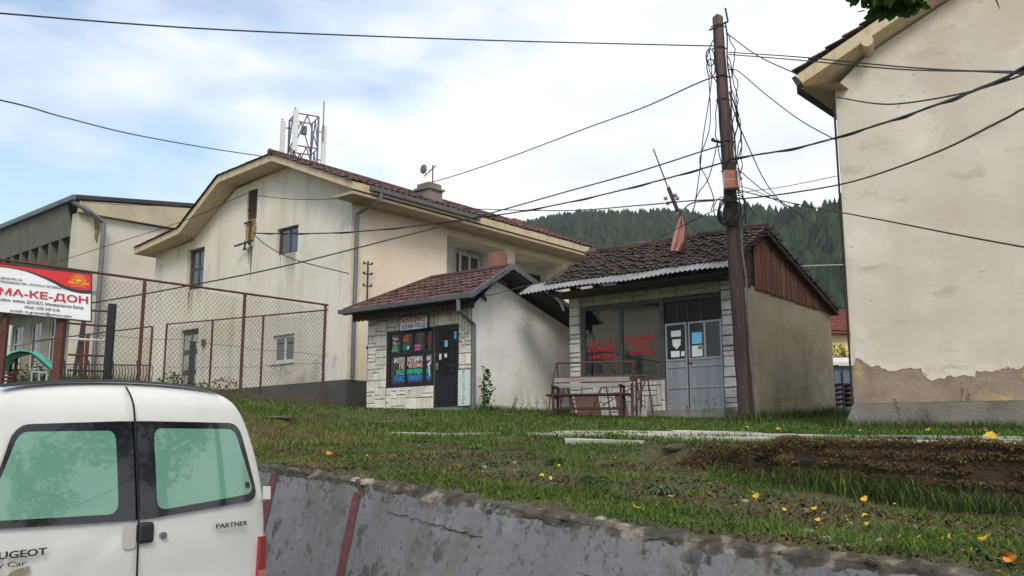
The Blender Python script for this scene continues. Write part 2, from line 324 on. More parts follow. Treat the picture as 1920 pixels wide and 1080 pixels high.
def tiles(mb, P, U, V, nu, nv, amp=.035, step=.03, clip=None, jit=.006, res=4):
    """rows of wavy roof tiles on the plane P + a*U + b*V (V up the slope); clip(a)->max b fraction for hips"""
    P, U, V = Vector(P), Vector(U), Vector(V); N_ = U.cross(V).normalized()
    if N_.z < 0: N_ = -N_
    for r in range(nv):
        for c in range(nu):
            a0, a1 = c/nu, (c+1)/nu; b0, b1 = r/nv, (r+1.12)/nv
            if clip:
                m = clip((a0+a1)/2)
                if b0 >= m: continue
                b1 = min(b1, m + .3/nv)
            b1 = min(b1, 1.0); j = random.uniform(-jit, jit); mb.cc = min(1, max(0, random.gauss(.5, .22)))
            if abs(mb.cc - .5) < .001: mb.cc = .51
            vs = []
            for bb, lift in ((b0, step), (b1, 0)):
                for i in range(res+1):
                    t = i/res; h = amp * (math.sin(math.pi*t)**.7 if 0 < t < 1 else 0)
                    vs.append(P + U*(a0+(a1-a0)*t) + V*(bb + j/V.length*2) + N_*(h + lift + j + .01))
            n = res+1
            vs2 = [v - N_*.022 for v in vs[:n]]
            mb.add(vs + vs2, [(i, i+1, n+i+1, n+i) for i in range(res)] + [(2*n+i, 2*n+i+1, i+1, i) for i in range(res)])
    mb.cc = None

def blocks(mb, fn, rects, out, cell=.105, mi=0, seed=1, style='mix', gap=.012):
    """stone cladding: rectangles of rough blocks, each a small frustum standing proud of the mortar"""
    rd = random.Random(seed)
    for (ua, ub, za, zb) in rects:
        nu_, nz_ = max(1, round((ub-ua)/cell)), max(1, round((zb-za)/cell)); cu, cz = (ub-ua)/nu_, (zb-za)/nz_
        used = [[False]*nz_ for _ in range(nu_)]
        opts = {'mix': [(1,3),(3,1),(4,1),(2,2),(3,2),(2,3),(3,3),(1,4),(1,2),(2,1),(4,3)], 'band': [(99,1),(99,2),(99,2),(99,1)]}[style]
        for j in range(nz_):
            for i in range(nu_):
                if used[i][j]: continue
                o_ = opts[:]; rd.shuffle(o_); o_.append((1,1))
                for (a, b) in o_:
                    a = min(a, nu_-i) if style == 'band' else a
                    if i+a <= nu_ and j+b <= nz_ and not any(used[x][y] for x in range(i, i+a) for y in range(j, j+b)): break
                else: a = b = 1
                for x in range(i, i+a):
                    for y in range(j, j+b): used[x][y] = True
                u0_, u1_, z0_, z1_ = ua+i*cu+gap/2, ua+(i+a)*cu-gap/2, za+j*cz+gap/2, za+(j+b)*cz-gap/2
                h = out*rd.uniform(.6, 1.25); bv = .016; mb.cc = rd.uniform(.02, .98)
                vs = [fn(u0_,z0_,-.002), fn(u1_,z0_,-.002), fn(u1_,z1_,-.002), fn(u0_,z1_,-.002)] + [fn(u+du*bv+rd.uniform(-.003,.003), z+dz*bv+rd.uniform(-.003,.003), -h*rd.uniform(.7,1.1)) for u, z, du, dz in ((u0_,z0_,1,1),(u1_,z0_,-1,1),(u1_,z1_,-1,-1),(u0_,z1_,1,-1))]
                mb.add(vs, [(4,5,6,7),(0,1,5,4),(1,2,6,5),(2,3,7,6),(3,0,4,7)], mi)
    mb.cc = None

def pipe(parent, pts, r=.05, name='downpipe', m=None, world=False):
    mb = MB(); mb.tube(pts, r, 8); return mb.build(name, m or M['metal_grey'], parent, world, smooth=False)

# ================================================================ TERRAIN
P0 = Vector((1.79, 4.5)); WD = Vector((-.674, .739)); WN = Vector((.739, .674))
WTOP = [(-6, .95), (-.6, 1.09), (0, 1.15), (.54, 1.16), (1.38, 1.20), (2.17, 1.26), (3.21, 1.36), (4.34, 1.44), (6.09, 1.56), (9, 1.72), (16, 2.1), (40, 3.2)]
ws, wz = np.array([a for a, _ in WTOP]), np.array([b for _, b in WTOP])
CP = [(1850,832,9.3),(1600,832,9.5),(1400,813,14),(1900,816,13.5),(1600,802,16.9),(1900,802,17),(1393,788,20.8),(1230,783,22),(1070,778,24),(884,772,22.8),(688,776,25),(648,772,26.8),(608,771,22.4),(520,771,19.4),(450,771,17.3),(560,752,22.5),(480,752,19.8),(750,817,15),(1000,818,13),(1200,822,12),(640,800,18),(620,835,13),(700,838,12),(1000,838,11),(1280,838,10.2),(283,722,33),(30,738,16.7),(210,728,20),(1575,778,26),(300,735,20),(100,735,14),(640,868,11)]
pts = [at(*c) for c in CP]; cpx = np.array([[p.x, p.y] for p in pts]); cpz = np.array([p.z for p in pts])
extra = np.array([[-40,50,4.6],[0,60,4.2],[30,60,4.0],[60,40,3.6],[-40,20,3.0],[40,15,2.4],[12,8,1.7],[12,17,2.2],[20,30,3.0],[-20,38,4.4]])
cpx = np.vstack([cpx, extra[:, :2]]); cpz = np.concatenate([cpz, extra[:, 2]])
A_ = np.c_[cpx, np.ones(len(cpx))]; pl, *_ = np.linalg.lstsq(A_, cpz, rcond=None); res_ = cpz - A_ @ pl
def vnoise(x, y, s, seed=0):
    """numpy value noise"""
    x = np.asarray(x)/s; y = np.asarray(y)/s; xi = np.floor(x).astype(np.int64); yi = np.floor(y).astype(np.int64); fx_ = x-xi; fy_ = y-yi
    fx_ = fx_*fx_*(3-2*fx_); fy_ = fy_*fy_*(3-2*fy_)
    def h(a, b):
        n = (a*374761393 + b*668265263 + seed*1442695041) & 0xffffffff; n = ((n ^ (n >> 13))*1274126177) & 0xffffffff; return ((n ^ (n >> 16)) & 0xffff)/65535.0
    return (h(xi,yi)*(1-fx_)+h(xi+1,yi)*fx_)*(1-fy_) + (h(xi,yi+1)*(1-fx_)+h(xi+1,yi+1)*fx_)*fy_
def fbm(x, y, s, seed=0): return .55*vnoise(x,y,s,seed)+.3*vnoise(x,y,s/2.1,seed+1)+.15*vnoise(x,y,s/4.3,seed+2)
def edgeY(X): return 10 - .816*(np.asarray(X)-1.75)
def terr(X, Y):
    X = np.atleast_1d(np.asarray(X, float)); Y = np.atleast_1d(np.asarray(Y, float))
    s = (X-P0.x)*WD.x + (Y-P0.y)*WD.y; n = (X-P0.x)*WN.x + (Y-P0.y)*WN.y
    zA = np.interp(s, ws, wz) - .03 + np.interp(s, [1.5, 5], [.004, .05])*np.clip(n, 0, 6) + (fbm(X,Y,.5,3)-.5)*.06*np.clip(n*3, 0, 1)
    d2 = (X[:, None]-cpx[:, 0])**2 + (Y[:, None]-cpx[:, 1])**2 + .05; wt = 1/d2**1.6
    zB = X*pl[0] + Y*pl[1] + pl[2] + (wt*res_).sum(1)/wt.sum(1) + (fbm(X,Y,.9,9)-.5)*.05
    q = Y - edgeY(X); wd = np.interp(X, [-3, .5, 1.9], [2.2, 1.7, .10]); t = np.clip(q/wd + np.interp(X, [.5, 1.9], [1, 0]), 0, 1); t = t*t*(3-2*t)
    far = np.clip((np.hypot(X, Y)-55)/40, 0, 1)
    return (zA*(1-t) + zB*t)*(1-far) + 4.4*far
def terr1(x, y): return float(terr(x, y)[0])

def axis(segs):
    out = []
    for a, b, st in segs: out += list(np.arange(a, b, st))
    return np.array(out + [segs[-1][1]])
S_ = axis([(-60,-10,4),(-10,-2,.4),(-2,9,.11),(9,26,.35),(26,60,2),(60,130,8)]); N_ax = axis([(0,7.5,.09),(7.5,26,.35),(26,60,2),(60,130,8)])
sg, ng = np.meshgrid(S_, N_ax, indexing='ij'); GX = P0.x + WD.x*sg + WN.x*ng; GY = P0.y + WD.y*sg + WN.y*ng
GZ = np.concatenate([terr(a, b) for a, b in zip(GX, GY)]).reshape(GX.shape)
def gridfaces(a, b):
    i, j = np.meshgrid(np.arange(a-1), np.arange(b-1), indexing='ij'); k = (i*b+j).ravel(); return np.stack([k, k+b, k+b+1, k+1], 1)[:, ::-1]
g = npmesh('ground', np.stack([GX, GY, GZ], -1).reshape(-1, 3), gridfaces(*GX.shape), [M['soil']], smooth=True); setp(g, kind='structure', label='grassy bank and terrace of soil above the street wall')
# the wide ground sheet and the road in front of the wall, both rising gently to the left
def rz_(s): return .03*s
lv = []
for s_, n_ in ((-400,-400),(500,-400),(500,600),(-400,600)): p = P0 + WD*s_ + WN*n_; lv.append((p.x, p.y, -1.2))
mb = MB(); mb.add(lv, [(0,1,2,3)]); setp(mb.build('land', M['soil']), kind='structure', label='land reaching to the horizon')
mb = MB()
for s0, s1 in zip(range(-60, 80, 4), range(-56, 84, 4)):
    q = [P0 + WD*s0 - WN*.25, P0 + WD*s1 - WN*.25, P0 + WD*s1 - WN*9, P0 + WD*s0 - WN*9]
    zz = [rz_(max(-8, min(s, 40))) for s in (s0, s1, s1, s0)]; mb.add([(p.x, p.y, z) for p, z in zip(q, zz)], [(3,2,1,0)])
setp(mb.build('road', M['asphalt']), kind='structure', label='asphalt street below the retaining wall')

# retaining wall: battered concrete with a crumbling lip
M['ret'] = mat('painted_retaining_concrete', (122,122,123), .85, [((102,102,104), .8, .4, .7, .8), ((76,74,70), (4.5,4.5,3.0), .57, .63, .85, 10), ((96,92,84), (1.2,1.2,.8), .55, .62, .6, 10), ((112,104,88), 1.0, .58, .7, .7), ((160,164,170), 1.6, .58, .75, .5), ((62,60,56), (17,17,13), .59, .64, .65, 9), ((88,84,76), 8, .60, .64, .7, 9)], (14, .5, .018))
def lipmix(m, lip):
    N, L = m.node_tree.nodes, m.node_tree.links; b = N['Principled BSDF']; src = b.inputs['Base Color'].links[0].from_socket
    at_ = N.new('ShaderNodeAttribute'); at_.attribute_name = 'var'; tcn = N.new('ShaderNodeTexCoord'); outs = []
    for s_ in (4.0, 26.0):
        n = N.new('ShaderNodeTexNoise'); n.inputs['Scale'].default_value = s_; n.inputs['Detail'].default_value = 6; L.new(tcn.outputs['Object'], n.inputs[0]); outs.append(n.outputs[0])
    m1 = N.new('ShaderNodeMath'); m1.operation = 'MULTIPLY_ADD'; m1.inputs[1].default_value = 1.0; L.new(at_.outputs['Fac'], m1.inputs[0]); L.new(outs[0], m1.inputs[2])
    m2 = N.new('ShaderNodeMath'); m2.operation = 'MULTIPLY_ADD'; m2.inputs[1].default_value = .7; L.new(outs[1], m2.inputs[0]); L.new(m1.outputs[0], m2.inputs[2])
    mr = N.new('ShaderNodeMapRange'); mr.inputs[1].default_value = 1.36; mr.inputs[2].default_value = 1.50; L.new(m2.outputs[0], mr.inputs[0])
    n = N.new('ShaderNodeTexNoise'); n.inputs['Scale'].default_value = 7; n.inputs['Detail'].default_value = 7; L.new(tcn.outputs['Object'], n.inputs[0])
    cr_ = N.new('ShaderNodeValToRGB'); L.new(n.outputs[0], cr_.inputs[0]); cr_.color_ramp.elements[0].position = .38; cr_.color_ramp.elements[0].color = lin(lip[0]); cr_.color_ramp.elements[1].position = .70; cr_.color_ramp.elements[1].color = lin(lip[2]); e_ = cr_.color_ramp.elements.new(.56); e_.color = lin(lip[1])
    mx_ = N.new('ShaderNodeMix'); mx_.data_type = 'RGBA'; L.new(mr.outputs[0], mx_.inputs[0]); L.new(src, mx_.inputs[6]); L.new(cr_.outputs[0], mx_.inputs[7]); L.new(mx_.outputs[2], b.inputs['Base Color'])
lipmix(M['ret'], ((54,48,38), (84,76,64), (150,138,120)))
M['lip'] = mat('crumbled_concrete', (120,112,98), .95, [((84,76,64), 6, .42, .62, .8), ((176,160,138), 4, .56, .64, .8), ((74,72,40), 3, .55, .7, .7)], (26, 1, .05))
M['ret_red'] = mat('dull_red_paint', (110,62,60), .85, [((84,48,48), 4, .42, .7, .8), ((120,118,118), 14, .66, .72, .8)], (12, .6, .02))
rw = thing('retaining_wall', 'long sloping grey concrete retaining wall with peeling paint along the street', 'wall', (P0.x, P0.y, 0))
ss = axis([(-8,-2.4,.4),(-2.4,9,.026),(9,40,1)])
def wpt(s, dz, out):   # dz below the wall top, out towards the street
    p = P0 + WD*s - WN*out; return (p.x, p.y, np.interp(s, ws, wz) - dz)
prof = [(.05,-.17),(.0,-.09),(.0,-.03),(.03,.0),(.07,.012),(.14,.028),(.3,.065),(.6,.13),(1.0,.22),(1.9,.42)]
V_ = []; ns = len(prof)
for i, s in enumerate(ss):
    for k, (dz, out) in enumerate(prof):
        j = .0
        if 1 <= k <= 4: j = (float(fbm(s*1.0, k*.3, .22, 5))-.5)*.055 + (float(fbm(s*1.0, k*.11, .07, 6))-.5)*.045
        if k >= 5: j = (float(fbm(s, dz*1.0, .5, 8))-.5)*.02
        V_.append(wpt(s, dz + (j if k < 5 else 0), out + (j*.7)))
mb = MB()
for i in range(len(ss)-1):
    for k in range(ns-1):
        mb.cc = [1, 1, .95, .75, .46, .30, .14, .04, 0][k]; mb.add([V_[i*ns+k], V_[(i+1)*ns+k], V_[(i+1)*ns+k+1], V_[i*ns+k+1]], [(0,1,2,3)])
mb.cc = None; mb.build('wall', [M['ret']], rw, True, smooth=False)
def stripe(s0, wdt, d0, d1, sl):
    mb = MB(); n = 14; pr = [(.07,.012),(.14,.028),(.3,.065),(.6,.13),(1.0,.22),(1.9,.42)]
    def pt(s, dz): 
        return wpt(s, dz, float(np.interp(dz, [a for a,_ in pr], [b for _,b in pr])) + .014)
    for i in range(n):
        a, b = d0+(d1-d0)*i/n, d0+(d1-d0)*(i+1)/n; ja = [float(vnoise(a*9, q, 1, 3))*.012 for q in (0,7)]; jb = [float(vnoise(b*9, q, 1, 3))*.012 for q in (0,7)]
        mb.quad(pt(s0+sl*a+ja[0], a), pt(s0+sl*b+jb[0], b), pt(s0+wdt+sl*b+jb[1], b), pt(s0+wdt+sl*a+ja[1], a))
    return mb.build('painted_stripe', M['ret_red'], rw, True)
stripe(4.38, .10, .10, 1.2, .0); stripe(5.72, .12, .06, .55, .0); stripe(6.15, .08, .1, .5, 0)

def crack(pts, w_, m=None):
    mb = MB(); P = []
    for s, dz in pts: P.append(Vector(wpt(s, dz, float(np.interp(dz, [.07,.14,.3,.6,1.0,1.9], [.012,.028,.065,.13,.22,.42]))+.013)))
    for a, b in zip(P[:-1], P[1:]): q = Vector((0,0,w_*random.uniform(.5,1.3))); mb.quad(a, b, b-q, a-q)
    return mb.build('crack', mat('dark_crack', (40,38,34), .95), rw, True)
rc = random.Random(3)
crack([(4.0-.045*i, .20+.0016*i+.012*rc.uniform(-1,1)) for i in range(26)], .008); crack([(2.0-.03*i, .30+.001*i+.01*rc.uniform(-1,1)) for i in range(16)], .005)
# mossy stone edging wall at the back of the bank
sw = thing('stone_wall', 'low crumbling stone edging wall covered in dark brown moss on the grass bank', 'wall', (3, edgeY(3)-.1, terr1(3, float(edgeY(3))-.4)))
mb = MB(); xs = np.arange(1.62, 7.5, .035); zs_ = [0,.08,.16,.24,.32,.38,.42,.44]
vv = []
for x in xs:
    ye = float(edgeY(x)); zb = terr1(x, ye-.35); zt = terr1(x, ye+.22) + .03; f0 = min(1, (x-1.5)/.5)
    for k in range(9):
        t = k/6; z = zb - .1 + (zt-zb+.1)*min(t, 1)*f0; nn = float(fbm(x, z, .22, 12))-.5; n2 = float(fbm(x, z, .7, 15))-.5
        yy = ye - .09 + (0 if k < 6 else (k-6)*.13+.02) + nn*.26 + n2*.24 + (.04 if k >= 5 else 0)
        vv.append((x, yy, z + (nn*.10 + n2*.07 if k >= 5 else 0)))
for i in range(len(xs)-1):
    for k in range(8):
        q = [vv[i*9+k], vv[(i+1)*9+k], vv[(i+1)*9+k+1], vv[i*9+k+1]]; mb.add(q, [(0,1,2,3)])
M['old_stone'] = mat('pale_crumbling_stone', (136,120,98), .95, [((96,84,66), 5, .42, .65, .8), ((168,152,130), 9, .58, .75, .6)], (24, 1, .05))
mb.build('mossy_face', [M['moss'], M['old_stone']], sw, True, smooth=False)
mb = MB(); rm = random.Random(77); nx_ = len(xs)
for _ in range(26000):      # moss cushions and dead stems clinging to the face
    i = rm.randrange(nx_); k = rm.choice((2,3,3,4,4,5,5,6,6,7,8)); c = Vector(vv[i*9+k]); 
    if float(fbm(c.x, c.z*2, .45, 33)) < .30: continue
    c += Vector((rm.uniform(-.03,.03), -rm.uniform(.0,.05), rm.uniform(-.03,.03))); l = rm.uniform(.012,.035); d = Vector((rm.gauss(0,1), rm.gauss(-.5,.6), rm.gauss(-.2,.8))).normalized()*l; s2 = d.cross(Vector((0,-1,.3))).normalized()*l*.3; mb.cc = rm.uniform(.02,.98)
    mb.add([c-s2, c+d*.6-s2*.6, c+d, c+d*.5+s2], [(0,1,2,3)], rm.choice((0,0,0,1,2)))
mb.cc = None; mb.build('moss_tufts', [mat('moss_brown_tuft', (84,58,30), .95, var=.5), mat('moss_olive_tuft', (92,92,38), .95, var=.5), mat('moss_dark_tuft', (48,40,24), .95, var=.5)], sw, True)

# paving slabs, each laid on the terrace
mb = MB(); rd = random.Random(4)
def slabrow(q0, q1, x0, x1, ln, gapp, skip=0):
    x = x0
    while x < x1:
        L_ = ln*rd.uniform(.9, 1.1)
        if rd.random() > skip:
            mb.cc = rd.uniform(.05, .95); c = []
            for (xx, qq) in ((x,q0),(x+L_-gapp,q0),(x+L_-gapp,q1),(x,q1)):
                yy = float(edgeY(xx))+qq; c.append([xx, yy, terr1(xx, yy)+.045+rd.uniform(-.008,.008)])
            mb.prism([(a,b,z-.09) for a,b,z in c], (0,0,.09))
        x += L_
slabrow(.55, .85, -1.2, 9, .95, .03, .25); slabrow(1.7, 2.7, .2, 10, 1.0, .03, .10); slabrow(2.75, 3.75, .6, 10.5, 1.0, .03, .06); slabrow(3.8, 4.6, 1.4, 10.5, 1.0, .03, .04)
slabrow(1.95, 2.45, -1.9, 0.2, .9, .04, .15)
setp(mb.build('pavement', M['slab']), kind='structure', label='pale concrete slab path sunk into the grass')

# ================================================================ HILL AND FOREST
def hillz(X, Y):
    az = np.degrees(np.arctan2(X, Y)); ridge = np.interp(az, [-45,-12,-1,8,12,15,18,22,40], [330,400,430,410,380,300,230,215,210])
    hz = np.interp(az, [-45,-20,-12,-1,4,8,11,12.5,13.5,14.5,16,18.2,20,24,40], [46,56,70,91,95,92,86,80,75,66,54,41,42,46,50])
    d = np.hypot(X, Y); t = np.clip((d-95)/(ridge-95), 0, 1.6); t2 = np.where(t < 1, (t*t*(3-2*t))*.45+t*.55, 1-.25*(t-1))
    return 3.0 + hz*t2 + (fbm(X, Y, 60, 31)-.5)*10*np.clip(t, 0, 1)
az_ = np.radians(np.arange(-50, 44, .8)); dd = np.concatenate([np.arange(85, 480, 9), np.arange(480, 800, 60)])
ag, dg = np.meshgrid(az_, dd, indexing='ij'); HX, HY = np.sin(ag)*dg, np.cos(ag)*dg
M['hill'] = mat('forest_floor', (44,54,34), .95, [((60,66,36), .06, .45, .65, .8)])
setp(npmesh('hill', np.stack([HX, HY, hillz(HX, HY)], -1).reshape(-1, 3), gridfaces(*HX.shape), [M['hill']], smooth=True), kind='structure', label='wooded hill behind the roofs')
def conifer(seed, tiers=6, sides=9, broad=False):
    r_ = np.random.default_rng(seed); v = []; f = []; c = []
    for t in range(tiers):
        z0 = .10 + .86*t/tiers; z1 = min(1.0, z0 + .34); rr = (.17*(1 - t/tiers)**.8 + .02) * (1.35 if broad else 1); n0 = len(v)
        for k in range(sides*2):
            a = math.pi*k/sides + t; q = rr*(1.15 if k % 2 else .5)*r_.uniform(.7, 1.25); v.append((math.cos(a)*q, math.sin(a)*q, z0 - (.05 if k % 2 else -.02) + r_.uniform(-.02,.02)))
        v.append((r_.uniform(-.01,.01), r_.uniform(-.01,.01), z1)); top = len(v)-1
        for k in range(sides*2): f.append((n0+k, n0+(k+1) % (sides*2), top)); c.append(r_.uniform(.1,.9))
    return np.array(v), np.array(f), np.array(c)
cvars = [conifer(i, broad=(i % 3 == 2)) for i in range(6)]
pr_ = []
r_ = np.random.default_rng(3)
for _ in range(30000):
    az = r_.uniform(-16, 23); az0 = az; d = math.sqrt(r_.uniform(100**2, 450**2)); rg = float(np.interp(az, [-45,-12,-1,8,12,15,18,22,40], [330,400,430,410,380,300,230,215,210]))
    if d > rg + 8: continue
    if az < -2 and d < 250: continue
    if r_.random() > .5: continue
    x, y = math.sin(R(az))*d, math.cos(R(az))*d; pr_.append((x, y, d, rg, az))
ZT = hillz(np.array([p[0] for p in pr_]), np.array([p[1] for p in pr_]))
cand = [(i, p) for i, p in enumerate(pr_) if p[4] > -2 and p[4] < 21]
# the individually readable trees: the ones on the skyline at the right and the near fringe
cand.sort(key=lambda t: -1.0*(abs(t[1][2]-t[1][3]) < 22) * (2 if t[1][4] > 11 else 1) + t[1][2]/2000)
solo = set(i for i, _ in cand[:110])
VV, FF, CC, MI, off = [], [], [], [], 0
cm = []
for k, (v, f, c) in enumerate(cvars):
    me_o = npmesh('conifer', v, f, [M['conifer2'] if k % 3 == 2 else M['conifer']], var=c); cm.append(me_o.data); bpy.data.objects.remove(me_o)
for i, (x, y, d, rg, az) in enumerate(pr_):
    k = r_.integers(0, 6); h = r_.uniform(7.5, 13)*(1.2 if az > 13 else 1); a = r_.uniform(0, 6.28)
    if i in solo:
        o = bpy.data.objects.new('conifer_tree', cm[k]); COL.objects.link(o); o.location = (x, y, ZT[i]); o.scale = (h, h, h); o.rotation_euler = (0, 0, a)
        setp(o, 'dark green conifer rising from the forest on the hill behind the roofs', 'tree', 'conifers on the wooded hill'); continue
    v, f, c = cvars[k]; ca, sa = math.cos(a), math.sin(a)
    wd_ = h*r_.uniform(.8, 1.5)
    VV.append(np.stack([(v[:,0]*ca-v[:,1]*sa)*wd_+x, (v[:,0]*sa+v[:,1]*ca)*wd_+y, v[:,2]*h+ZT[i]], 1)); FF.append(f+off); off += len(v)
    CC.append(np.clip(c + r_.uniform(-.5, .5), 0, 1)); MI.append(np.full(len(f), 1 if (k % 3 == 2) else 0))
setp(npmesh('forest', np.concatenate(VV), np.concatenate(FF), [M['conifer'], M['conifer2']], np.concatenate(MI), np.concatenate(CC)), kind='stuff', label='dense conifer forest covering the hill')
print('forest trees', len(pr_), 'solo', len(solo))

def seethrough(m, a):
    N, L = m.node_tree.nodes, m.node_tree.links; t = N.new('ShaderNodeBsdfTransparent'); x = N.new('ShaderNodeMixShader'); x.inputs[0].default_value = a; L.new(t.outputs[0], x.inputs[1]); L.new(N['Principled BSDF'].outputs[0], x.inputs[2]); L.new(x.outputs[0], N['Material Output'].inputs[0]); return m
M['streak'] = seethrough(mat('rain_streak', (112,100,82), .95), .28); M['peeled'] = mat('peeled_whitish_render', (214,208,198), .95, [((186,172,148), 1.6, .45, .62, .9), ((150,132,106), 2.6, .58, .68, .8)], (22,.4,.02))
SHOP_ = Frame(884, 768, 23, 37); SHOP_O, SHOP_RZ = SHOP_.o, SHOP_.rz
# ================================================================ HOUSE (two storeys, gable end towards the left)
H = Frame(648, 772, 27, 40.5)
house = thing('house', 'large two storey cream plastered house with a kinked tiled roof and two open balconies', 'house', H.o, H.rz)
GT = [(0,6.45),(3.1,7.75),(5.95,7.55),(8.5,6.15),(10.85,6.0)]
gh = [(7.66,8.74,4.4,5.85),(2.49,3.57,4.93,5.79),(4.72,5.28,6.35,7.35),(2.48,3.55,1.57,2.42),(7.75,8.85,.85,3.05)]
mb = MB(); walls(mb, fx, 0, 10.85, .9, GT, gh, .22)
mb.quad((12.2,0,.9),(12.2,10.85,.9),(12.2,10.85,6.2),(12.2,0,6.2)); mb.quad((0,10.85,.9),(12.2,10.85,.9),(12.2,10.85,6.1),(0,10.85,6.1))
mb.add([(12.2,a,z) for a,z in [(0,6.2)]+GT+[(10.85,6.0)]], [tuple(range(7))])
mb.build('gable_wall', M['plaster'], house)
mb = MB(); sh = [(3.95,6.78,3.9,5.78),(7.3,10.03,3.9,5.78)]
walls(mb, fy, 0, 12.2, .9, [(0,6.45),(12.2,6.45)], sh, .35)
mb.build('side_wall', M['plaster_side'], house)
M['loggia'] = mat('balcony_plaster', (228,224,216), .9, [((168,162,150), 1.2, .42, .7, .7)], (24, .3, .02))
for a, b, c, d in sh:     # open balconies: floor, back wall, side walls, ceiling
    mb = MB(); q_ = 1.15; mb.quad((a,.35,c),(a,q_,c),(b,q_,c),(b,.35,c)); mb.quad((a,q_,c),(a,q_,d),(b,q_,d),(b,q_,c)); mb.quad((a,.35,c),(a,.35,d),(a,q_,d),(a,q_,c)); mb.quad((b,.35,c),(b,q_,c),(b,q_,d),(b,.35,d)); mb.quad((a,.35,d),(b,.35,d),(b,q_,d),(a,q_,d))
    mb.box((a+.02,.06,c),(b-.02,.2,c+.45)); o = mb.build('balcony', M['loggia'], house)
    fd = lambda u, z, q: (u, 1.15-.145+q, z)
    if a < 5: window(o, fd, 5.6, 6.6, 3.95, 5.62, 0.0, M['old_window'] if 0 else M['white_paint'], 2, (.55,), .07, name='balcony_window')
    else:
        wq = window(o, fd, 8.95, 9.95, 4.2, 5.45, 0.0, M['old_window'], 1, (), .05, back='curtain', name='balcony_window')
        mb = MB()
        for i in range(9): mb.bar((9.0+i*.11,.97,4.25),(9.0+i*.11,.97,5.42),.015)
        mb.build('window_grille', M['metal_dark'], wq)
mb = MB(); mb.box((-.04,-.04,-1.2),(12.3,.0-.002,.9)); mb.box((-.04,-.002,-1.2),(-.002,10.9,.88)); mb.build('plinth', M['dark_plinth'], house)
# windows, shutter, door
window(house, fx, 7.66, 8.74, 4.4, 5.85, .14, M['old_window'], 2, (.52,), .09, name='window', label='dark weathered timber window with broken panes')
window(house, fx, 2.49, 3.57, 4.93, 5.79, .10, M['old_window'], 2, (), .06, name='window')
window(house, fx, 2.48, 3.55, 1.57, 2.42, .08, M['white_paint'], 2, (), .09, back='curtain', name='window', sill=True, label='white framed ground floor window')
mb = MB()
for i in range(5): mb.box((.05,4.73+i*.108,6.36),(.08,4.73+i*.108+.1,7.34))
mb.box((.03,4.72,6.7),(.05,5.28,6.76)); mb.build('attic_shutter', M['wood_red'], house)
mb = MB(); mb.box((.12,7.76,.86),(.16,8.84,3.04)); o = mb.build('door', M['old_window'], house); mb = MB()
for i in range(2):
    for k in range(3): mb.box((.105,7.86+i*.5,1.0+k*.68),(.119,8.24+i*.5,1.5+k*.68))
mb.build('door_panel', M['curtain'], o); mb = MB(); mb.ball((.08,7.85,1.9),.035); mb.build('handle', M['metal_grey'], o)
mb = MB(); mb.box((-.09,7.25,2.4),(-.003,7.4,2.62)); mb.build('wall_box', M['old_window'], house)
# roof: slab with boxed eaves, then the tiles
RP = [(-.85,6.36),(3.05,7.98),(5.95,7.84),(8.2,6.46),(11.15,6.16)]
mb = MB(); poly = [(y,z) for y,z in RP] + [(y,z-.27) for y,z in reversed(RP)]
n = len(RP)
for i in range(n-1):
    (a,za),(b,zb) = RP[i], RP[i+1]; mb.prism([(-.7,a,za),(-.7,b,zb),(-.7,b,zb-.22),(-.7,a,za-.22)], (13.5,0,0))
mb.build('roof_slab', M['fascia'], house)
mb = MB(); mb.box((-.66,-.82,6.02),(12.7,-.004,6.1)); mb.build('soffit', M['soffit'], house)
mb = MB()
for i in range(n-1):
    (a,za),(b,zb) = RP[i], RP[i+1]; L_ = math.hypot(b-a, zb-za)
    if i == 0: tiles(mb, (-.78,a,za), (13.6,0,0), (0,b-a,zb-za), 58, 12, .045, .035, res=4, jit=.012)
    else:
        hi_first = za > zb; p_, q_ = ((b,zb),(a,za)) if hi_first else ((a,za),(b,zb))
        tiles(mb, (12.8,p_[0],p_[1]), (-13.58,0,0), (0,q_[0]-p_[0],q_[1]-p_[1]), 58, max(2,round(L_/.34)), .03, .012, res=3, jit=.006)
ro = mb.build('roof_tiles', M['tile'], house)
mb = MB(); mb.tube([(-.8,3.05,8.03),(6,3.05,8.02),(12.8,3.05,8.02)], .1, 8); mb.build('ridge_tiles', M['tile'], ro)
mb = MB()   # gutters and downpipes
mb.prism([(-.1,-.98,6.34),(-.1,-.86,6.34),(-.1,-.86,6.22),(-.1,-.96,6.22)], (4.6,0,0)); mb.build('gutter', M['metal_grey'], house); mb = MB(); mb.prism([(10.5,-.98,6.33),(10.5,-.86,6.33),(10.5,-.86,6.21),(10.5,-.96,6.21)], (2.2,0,0)); mb.build('gutter', M['metal_grey'], house)
pipe(house, [(.3,-.9,6.25),(.3,-.9,6.0),(.12,-.12,5.7),(.12,-.1,3),(.12,-.1,.95)], .065)
pipe(house, [(11.0,-.9,6.25),(11.0,-.9,6.0),(10.9,-.12,5.7),(10.9,-.1,3.9),(10.9,-.1,.9)], .06)
for (ya, yb, zt, ln) in ((7.75,8.65,4.38,1.3),(2.55,3.5,4.91,1.1),(2.6,3.4,1.5,.5),(4.85,5.1,5.45,1.7)):     # run-off streaks below the sills
    mb = MB(); rs = random.Random(int(ya*10))
    for k in range(9): y = rs.uniform(ya, yb); l = ln*rs.uniform(.3,1); w_ = rs.uniform(.02,.07); mb.add([(-.0035-k*.0001,y-w_,zt),(-.0035-k*.0001,y+w_,zt),(-.0035-k*.0001,y+w_*.3,zt-l*.7),(-.0035-k*.0001,y,zt-l),(-.0035-k*.0001,y-w_*.4,zt-l*.6)],[(0,1,2,3,4)])
    mb.build('run_off_stain', M['streak'], house)
